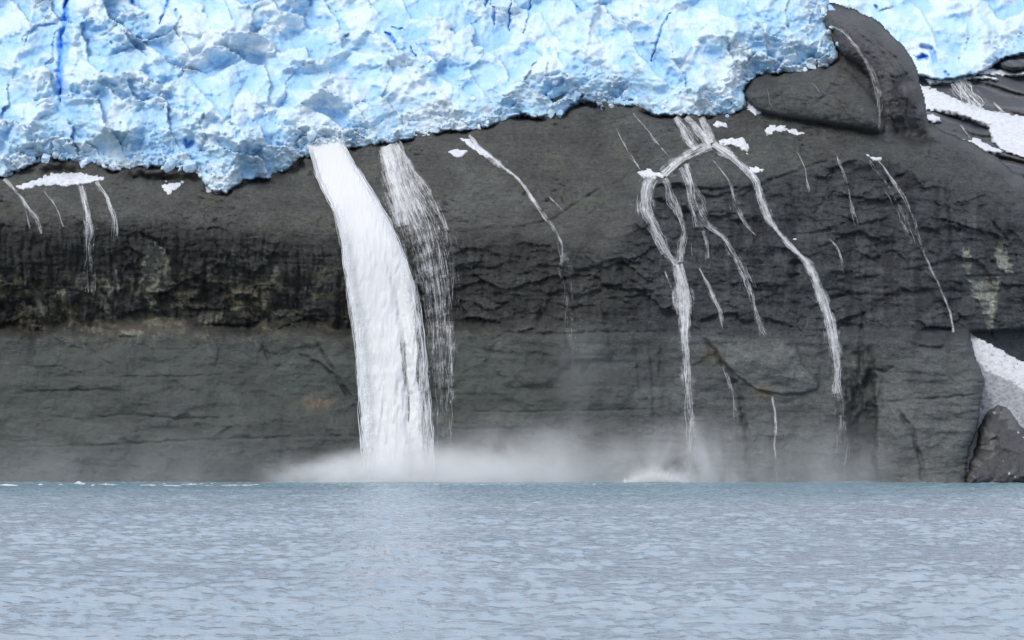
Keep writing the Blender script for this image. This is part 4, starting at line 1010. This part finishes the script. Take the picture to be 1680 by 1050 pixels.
# the right hand part breaks into separate hanging ropes
gap = np.exp(-((aa[None] - (.74 - .05 * tv_[:, None] + .03 * perlin(tv_ * 9, tv_ * 0, 1320)[:, None])) / .055) ** 2) * sstep(.3, .55, tv_)[:, None]
gap2 = np.exp(-((aa[None] - (.90 + .03 * perlin(tv_ * 8, tv_ * 0 + 4, 1321)[:, None])) / .03) ** 2) * sstep(.45, .7, tv_)[:, None]
y = y + 1.0 * gap + .7 * gap2
d = 1.75 - 1.38 * (np.abs(2 * aa - 1) ** (6 - 2.2 * tv_[:, None])) - .72 * gap - .5 * gap2 - .3 * ropes_r * sstep(.6, .9, tv_)[:, None]
lace = fbm(x / 1.5 + .3 * fbm(x, ln / 6, 1322, 2), ln / 15, 1323, 4)
d = d - (.55 * sstep(-.05, .45, lace) + .25) * sstep(.38, .75, aa)[None] * sstep(.28, .6, tv_)[:, None] - .45 * sstep(.1, .5, lace) * sstep(.2, .7, tv_)[:, None]
d = np.where(np.abs(2 * aa - 1)[None] < .86, np.maximum(d, .585), d)
fl3 = np.stack([x, ln, 0 * x + 3], -1)
child('main_sheet', grid_mesh('main_sheet', at(u, v, y), None, {'flow': fl3, 'dens': d}), M_FALL, main)
u, v, y = main_fall(np.linspace(-.10, 1.10, 46), tv_, 1330, .9, 12.0)
a2 = np.linspace(-.10, 1.10, 46)
y = y - 1.9 * np.sqrt(np.clip(1 - (2 * a2 - 1) ** 2, 0, 1))[None] * sstep(.05, .5, tv_)[:, None] - .5 * fbm((u - 600) / 9, tv_[:, None] * 16 + 0 * u, 1335, 3)
d = .38 + .0 * u + .17 * np.exp(-((np.abs(2 * a2 - 1) - .82) / .22) ** 2)[None] - .25 * sstep(.95, 1.2, np.abs(2 * a2 - 1))[None] + .05 * sstep(.6, 1, tv_)[:, None]
child('spray_veil', grid_mesh('spray_veil', at(u, v, y), None, {'flow': np.stack([(u - 600) / 10 * 1.3 + 50, tv_[:, None] * 75 + 0 * u, 0 * u + 9], -1), 'dens': d}), M_FALL, main)
mid = [((a_[0] + b_[0]) / 2, (a_[1] + b_[1]) / 2, (b_[0] - a_[0]) / 2) for a_, b_ in zip(le[::14], re[::14])]
for side, off in ((0, -1), (1, 1)):   # loose threads flying off each edge
    E = le if side == 0 else re
    path = [(p[0] - off * 3, p[1], 4.5 + 2.0 * i / 30) for i, p in enumerate(E[::14])]
    V, Fq = strands(path, 260, .05, .09, seed=1340 + side, N=9,
                    depth=lambda uu, vv, g: np.minimum(rockYs(uu, vv) - .3, 297.0 - .02 * np.clip(vv - 390, 0, 400)) - g.uniform(.0, 1.0, len(uu))[:, None] if True else 0)
    child('water_strands', raw_mesh('water_strands', V, Fq), M_STRAND, main)['kind'] = 'stuff'

G = 'meltwater streams on the cliff'
stream('waterfall', [
  ([(637, 238, 10), (645, 258, 13), (652, 285, 18), (662, 315, 24), (676, 345, 33), (690, 378, 38)], 420, (1.15, 1.1, 1.0, .85, .45)),
  ([(633, 240, 5), (640, 275, 7), (652, 320, 12), (664, 370, 16)], 90, (1.15, 1.1, 1.0, .8)),
  ([(652, 238, 3), (676, 275, 4), (700, 312, 5), (718, 345, 6), (732, 378, 6)], 60, (.72, .7, .7)),
  ([(672, 330, 30), (693, 372, 38), (705, 420, 36), (715, 480, 30), (720, 540, 26), (722, 610, 24), (722, 700, 22), (722, 780, 22)], 110, (.45, .74, .72, .66, .62, .56, .48, .42)),
  ([(728, 480, 8), (735, 540, 9), (741, 600, 7), (740, 720, 8)], 30, (.55, .55, .5, .45))],
  'white veil fall beside the huge waterfall, thinning to a translucent curtain', 'waterfall', G, 1400)
stream('stream', [([(770, 222, 2), (792, 248, 3), (818, 268, 2.5), (846, 290, 2.5), (868, 315, 2.5), (885, 345, 2.5), (905, 370, 3), (920, 395, 5), (928, 430, 8)], 46, (.85, .9, .95, .9, .75, .62, .5)),
  ([(924, 405, 9), (930, 450, 12), (935, 520, 14), (940, 600, 16)], 14, (.5, .46, .42, .38))],
  'single thin stream running diagonally down the central bare slope', 'stream', G, 1420)
stream('stream', [
  ([(1110, 192, 3), (1122, 208, 6), (1132, 228, 8), (1144, 244, 4)], 44, (.95, .9, .85)),
  ([(1126, 192, 3), (1142, 206, 4), (1156, 224, 5), (1165, 237, 3)], 40, (.9, .95, 1.0)),
  ([(1150, 193, 4), (1160, 212, 6), (1169, 234, 3)], 44, (.85, .9, 1.0)),
  ([(1168, 238, 4), (1146, 246, 5), (1122, 258, 6), (1104, 272, 8), (1090, 287, 5)], 62, (1.05, .95, .95, .95)),
  ([(1070, 290, 8), (1061, 305, 8), (1058, 330, 9), (1066, 360, 11), (1080, 390, 12), (1096, 415, 9), (1110, 434, 5)], 210, (.95, .85, .82, .85, .95)),
  ([(1094, 292, 4), (1102, 325, 6), (1114, 350, 8), (1124, 378, 6), (1119, 400, 7), (1114, 430, 5)], 80, (.75, .62, .65, .8, .95)),
  ([(1111, 434, 4), (1117, 455, 6), (1121, 480, 8), (1122, 510, 7), (1125, 560, 6), (1129, 630, 7), (1132, 700, 9), (1133, 780, 12)], 190, (1.1, 1.2, 1.15, .85, .82, .74, .62, .5)),
  ([(1090, 445, 1), (1102, 475, 1.5), (1114, 505, 2)], 8, (.6, .6, .6))],
  'left branch of the forked stream, looping down to a narrow white fall', 'stream', G, 1440)
stream('stream', [
  ([(1126, 268, 4), (1134, 298, 6), (1140, 330, 12), (1150, 355, 11), (1166, 374, 6), (1190, 392, 5), (1206, 420, 6), (1222, 450, 7), (1236, 490, 8), (1245, 530, 7), (1258, 552, 8)], 170, (.8, .72, .62, .62, .8, .72, .64, .62, .6, .58, .5)),
  ([(1118, 275, 3), (1130, 300, 5), (1136, 340, 6), (1146, 372, 5)], 30, (.65, .6, .6)),
  ([(1137, 385, 2), (1136, 400, 3), (1136, 420, 3)], 8, (.5, .5)), ([(1155, 378, 2), (1158, 400, 3), (1159, 440, 3)], 12, (.6, .55, .5))],
  'lacy middle rivulets spilling over ledges between the two stream branches', 'stream', G, 1460)
stream('stream', [
  ([(1168, 236, 4), (1190, 250, 4.5), (1212, 266, 4.5), (1230, 284, 4.5), (1244, 306, 4.5), (1250, 326, 4), (1256, 348, 4), (1270, 372, 4.5), (1288, 394, 4.5), (1308, 414, 4.5), (1328, 438, 4.5), (1340, 462, 5), (1352, 494, 5.5), (1362, 530, 6), (1369, 570, 6.5), (1373, 610, 7), (1376, 645, 8)],
   330, (1.1, 1.05, 1.0, 1.0, 1.05, 1.05, 1.1, 1.1, 1.05, 1.0, .95, .9, .8)),
  ([(1374, 600, 7), (1378, 660, 10), (1380, 720, 14), (1380, 780, 18)], 26, (.7, .54, .46, .42)), ([(1384, 690, 2), (1390, 730, 3), (1388, 790, 4)], 8, (.5, .5, .45))],
  'bright right branch of the forked stream, winding down the whole wall', 'stream', G, 1480)
stream('stream', [([(1168, 262, 1.2), (1186, 284, 1.5), (1202, 308, 2.5), (1206, 330, 4), (1214, 352, 4), (1226, 372, 3), (1240, 386, 2)], 26, (.55, .6, .6, .6, .55)),
   ([(1195, 330, 1), (1200, 345, 1)], 4, None)], 'faint thread between the middle rivulets and the bright right branch', 'stream', G, 1500)
stream('stream', [([(1146, 440, 1), (1158, 462, 2.2), (1172, 488, 2.8), (1184, 512, 3), (1187, 545, 2.5)], 30, (.7, .85, .9, .8, .5)), ([(1186, 600, 2), (1192, 620, 2.5), (1203, 648, 3), (1208, 700, 5)], 10, (.75, .8, .6, .4))],
   'short slanting thread right of the narrow white fall', 'stream', G, 1510)
stream('stream', [([(1269, 650, .8), (1271, 690, 1.2), (1273, 740, 1.5), (1275, 790, 2)], 14, (.9, .85, .75, .6))], 'straight hairline of water falling down the lower wall', 'stream', G, 1520)
stream('stream', [([(1440, 263, 1), (1462, 292, 1.6), (1486, 328, 1.8), (1500, 362, 3), (1514, 410, 3), (1530, 446, 2), (1550, 484, 1.6), (1560, 512, 1.5), (1566, 545, 2)], 46, (.7, .75, .65, .5, .5, .65, .75, .7)),
   ([(1425, 262, 2), (1450, 300, 6), (1480, 350, 12), (1500, 400, 14)], 16, (.42, .46, .46, .4))], 'thin thread down the far right shoulder from a snow sliver', 'stream', G, 1530)
stream('stream', [([(1362, 42, 3), (1384, 54, 3.5), (1402, 74, 3), (1420, 96, 3), (1434, 122, 3), (1442, 150, 3.5), (1445, 180, 4), (1444, 210, 5)], 30, (.55, .62, .75, .78, .78, .72, .62, .5))],
   'narrow stream curving down the groove between the lobe and the dome', 'stream', G, 1540)
stream('stream', [([(5, 294, 1.5), (28, 316, 2), (46, 340, 2.5), (62, 362, 2.5), (66, 384, 3)], 40, (.8, .85, .9, .7, .5)), ([(38, 330, 2), (46, 352, 2.5), (50, 375, 3)], 14, (.55, .55, .5))],
   'leftmost white thread sliding off the ice edge over the lip', 'stream', G, 1550)
stream('stream', [([(75, 314, .8), (88, 330, 1), (98, 350, 1.3), (104, 372, 2)], 12, (.6, .65, .6, .45))], 'hair-thin thread second from the left edge', 'stream', G, 1560)
stream('stream', [([(130, 304, 3), (137, 322, 4), (144, 345, 5), (148, 370, 6), (148, 420, 8), (147, 480, 9)], 70, (.8, .82, .8, .6, .48, .42))], 'streaky double thread below the snow strip, third from the left edge', 'stream', G, 1570)
stream('stream', [([(158, 298, 3), (172, 314, 4), (182, 334, 4.5), (188, 356, 4), (188, 390, 5)], 60, (.75, .8, .82, .68, .45))], 'streaky thread at the right end of the long snow strip', 'stream', G, 1580)
stream('stream', [([(1310, 250, 1), (1318, 268, 1.2), (1324, 290, 2), (1327, 315, 3)], 12, (.5, .6, .6, .45))], 'short faint thread under the flat snow sliver', 'stream', G, 1590)
stream('stream', [([(1372, 255, 1), (1384, 284, 1.5), (1392, 314, 2.5), (1398, 345, 3), (1408, 372, 3)], 16, (.45, .6, .6, .55, .4))], 'short faint thread left of the far right shoulder stream', 'stream', G, 1600)
stream('stream', [([(1362, 392, 1), (1374, 402, 1.6), (1380, 420, 2), (1384, 450, 4)], 14, (.6, .7, .6, .4))], 'very short trickle on the steep wall right of the bright branch', 'stream', G, 1610)
stream('stream', [([(1040, 186, .8), (1058, 208, 1), (1076, 230, 1.1), (1096, 255, 1)], 12, (.6, .65, .6, .5))], 'hairline of water just left of the fork top', 'stream', G, 1620)
stream('stream', [([(1012, 210, .7), (1026, 236, 1), (1040, 262, 1.1), (1050, 278, 1)], 10, (.5, .62, .66, .6))], 'hairline of water ending at the snow clump', 'stream', G, 1630)
stream('stream', [([(880, 300, .7), (905, 325, 1), (926, 348, 1.1)], 6, (.5, .55, .45))], 'faint hairline right of the thin central stream', 'stream', G, 1640)
stream('stream', [([(1258, 135, .6), (1262, 160, .8), (1266, 175, .8)], 5, (.5, .5))], 'faint left thread on the rounded rock lobe', 'stream', G, 1650)
stream('stream', [([(1325, 125, .6), (1345, 152, .8), (1362, 180, .8)], 7, (.5, .5, .45))], 'faint slanting right thread on the rounded rock lobe', 'stream', G, 1655)

# streams on the far hillside
_r, _rs = rockY, rockYs
def rockYs(u, v): return valY(np.asarray(u), np.asarray(v)) - 3.0
stream('stream', [([(1568, 130, 8), (1578, 144, 11), (1592, 160, 12), (1608, 178, 14)], 130, (.85, .8, .8, .75)), ([(1590, 165, 3), (1600, 182, 4)], 20, (.7, .7))],
   'braided white cascade on the far hillside above the snowfield', 'stream', G, 1660, .07)
stream('stream', [([(1630, 168, 1.5), (1642, 180, 2), (1652, 192, 2)], 16, (.7, .7, .6))], 'thin thread right of the braided cascade on the far hillside', 'stream', G, 1670, .06)
stream('stream', [([(1574, 205, 1), (1588, 220, 1.4), (1600, 235, 1.6)], 10, (.6, .6, .5))], 'thin thread on dark rock below the broad far snowfield', 'stream', G, 1675, .06)
rockY, rockYs = _r, _rs

# ================================================================== SEA
rw = np.random.default_rng(5)
ys = np.concatenate([np.linspace(-60, 20, 8)[:-1], np.linspace(20, 44, 24)[:-1], 44 * (300 / 44.) ** np.linspace(0, 1, 330)])
far = ys > 110
ys = np.concatenate([ys[~far], np.arange(110, 330, .42)])
sx = np.concatenate([[-9, -3, -1.2, -.75], np.linspace(-.40, .40, 560), [.75, 1.2, 3, 9]])
SX, SY = np.meshgrid(sx, ys)
WX = SX * (np.abs(SY) + 8.0); WY = SY
amp = .75 + .5 * fbm(WX / 30, WY / 22, 1700, 3)
WZ = np.zeros_like(WX)
for k in range(64):
    lam = 0.42 * (3.2 / .42) ** rw.random(); th = rw.normal(-1.5, .42); kk = 2 * math.pi / lam
    a_ = .0120 * lam ** .85 * rw.uniform(.6, 1.2)
    ph = kk * (WX * math.cos(th) + WY * math.sin(th)) + rw.uniform(0, 6.28)
    WZ += a_ * (np.sin(ph) + .25 * np.sin(2 * ph + .6))
inner = (np.abs(SX) <= .41) & (SY > 19)
WZ = np.where(inner, WZ * amp, 0)
sea = tag(link('sea', grid_mesh('sea', np.stack([WX, WY, WZ], -1)[::-1]), M_SEA), kind='structure')

# broken white water along the foot of the left wall
rf = np.random.default_rng(15); FVs, FFs = [], []; nf = 0
spots = [(15, 797, 30, .35), (66, 796, 9, .3), (100, 796, 8, .25), (130, 795, 22, .55), (152, 797, 8, .3), (172, 796, 8, .35)] + [(rf.uniform(170, 420), rf.uniform(794.5, 797.5), rf.uniform(4, 30), rf.uniform(.05, .18)) for _ in range(40)] + \
        [(rf.uniform(0, 1000), rf.uniform(793.5, 796), rf.uniform(3, 9), rf.uniform(.06, .14)) for _ in range(26)]
for (cu, cvv, wpx, hh) in spots:
    yc = F * CH / (cvv - HV); xc = (cu - CU) / F * yc; hw = wpx / 10 / 2 * 1.1
    g1, g2_ = np.meshgrid(np.linspace(-1, 1, 15), np.linspace(-1, 1, 7))
    X_ = xc + g1 * hw; Y_ = yc + g2_ * min(1.6, .35 + hw * .5) + .3 * fbm(X_ / 2, g2_, int(cu), 2)
    Z_ = .75 * hh * (np.clip(1 - g1 ** 2 - g2_ ** 2, -.4, 1) + 1.1 * fbm(X_ / .6, Y_ / .5, int(cu) + 3, 3) - .2) + .02
    i = np.arange(105).reshape(7, 15); FFs.append(np.stack([i[:-1, :-1], i[:-1, 1:], i[1:, 1:], i[1:, :-1]], -1).reshape(-1, 4) + nf); FVs.append(np.stack([X_, Y_, Z_], -1).reshape(-1, 3)); nf += 105
tag(link('foam', raw_mesh('foam', np.concatenate(FVs), np.concatenate(FFs)), M_SNOW), 'line of white foam flecks on the water along the cliff foot at left', 'foam', kind='stuff')

# ================================================================== SPLASH AND SPRAY
def splash(label, cu0, su, lo, hi, Ls_, S, seed, yc):
    o = empty('splash', tuple(at(np.array(float(cu0)), np.array(791.), np.array(float(yc)))), label, 'splash')
    g = np.random.default_rng(seed); N = 7; t = np.linspace(0, 1, N)[None]
    cu = np.clip(g.normal(cu0, su, S), lo, hi); ang = g.normal(-math.pi / 2, .5, S) + (cu - cu0) / (su * 3.6)
    L = g.gamma(2.0, Ls_, S) * np.clip(1.3 - np.abs(cu - cu0) / (su * 2.6), .2, 1.2)
    u = cu[:, None] + np.cos(ang)[:, None] * L[:, None] * t; v = 792 + np.sin(ang)[:, None] * L[:, None] * t * (1.25 - .45 * t) - g.gamma(1.2, Ls_ * .4, S)[:, None] * np.clip(1.2 - np.abs(cu - cu0) / (su * 2.4), .1, 1)[:, None]
    v = np.minimum(v, 792.5); yy = yc + g.uniform(-1.5, 2.0, S)[:, None] + 0 * t
    V, Fq = tubes(S, N, at(u, v, yy), g.uniform(.015, .05, S)[:, None] * (1 - .85 * t))
    child('spray_jets', raw_mesh('spray_jets', V, Fq), M_STRAND, o)['kind'] = 'stuff'
splash('burst of white splash where the narrow fall meets the sea', 1074, 24, 1026, 1128, 3.4, 4200, 88, 287.0)
splash('low white splash boiling at the foot of the huge waterfall', 672, 50, 500, 800, 3.0, 4200, 89, 289.5)

def plume(cu, cvv, Yc, ru, rv, ry, dens, label, nscale=.22, lo=.35, hi=.7, stretch=1.0, tilt=0.0):
    bm = bmesh.new(); bmesh.ops.create_icosphere(bm, subdivisions=3, radius=1.0)
    me = bpy.data.meshes.new('mist_plume'); bm.to_mesh(me); bm.free()
    o = link('mist_plume', me, mat_mist('mist', dens, nscale, lo, hi, stretch))
    o.location = at(np.array(float(cu)), np.array(float(cvv)), np.array(float(Yc))); o.scale = (ru / 10, ry, rv / 10); o.rotation_euler = (0, math.radians(tilt), 0)
    tag(o, label, 'mist', 'spray drifting along the cliff foot', 'stuff')
plume(690, 800, 292, 240, 84, 7, 3.0, 'dense white spray boiling at the foot of the huge waterfall', .22, .22, .74)
plume(665, 800, 291.5, 110, 150, 6, .8, 'tall white spray cloud rising in front of the huge waterfall', .25, .30, .72, .8)
plume(575, 800, 292, 190, 70, 6, 1.8, 'white spray blowing left from the huge waterfall', .22, .34, .7, 1.6)
plume(870, 803, 291.5, 290, 140, 7, 1.0, 'grey-white mist drifting right of the huge waterfall', .13, .22, .72, .9)
plume(1130, 803, 291, 190, 140, 7, .95, 'soft mist around the narrow fall and its splash', .17, .34, .68, .6)
plume(1078, 798, 288, 75, 42, 3, 3.0, 'small bright spray puff over the splash under the narrow fall', .5, .3, .7)
plume(1350, 804, 289, 230, 150, 7, .22, 'thin mist at the foot of the bright right branch', .13, .28, .7, .5)
plume(200, 804, 288, 520, 160, 7, .10, 'very thin haze low along the left cliff foot', .1, .2, .7)
plume(950, 640, 293, 75, 230, 4, .07, 'faint spray veil hanging below the thin central stream', .16, .34, .7, .4)
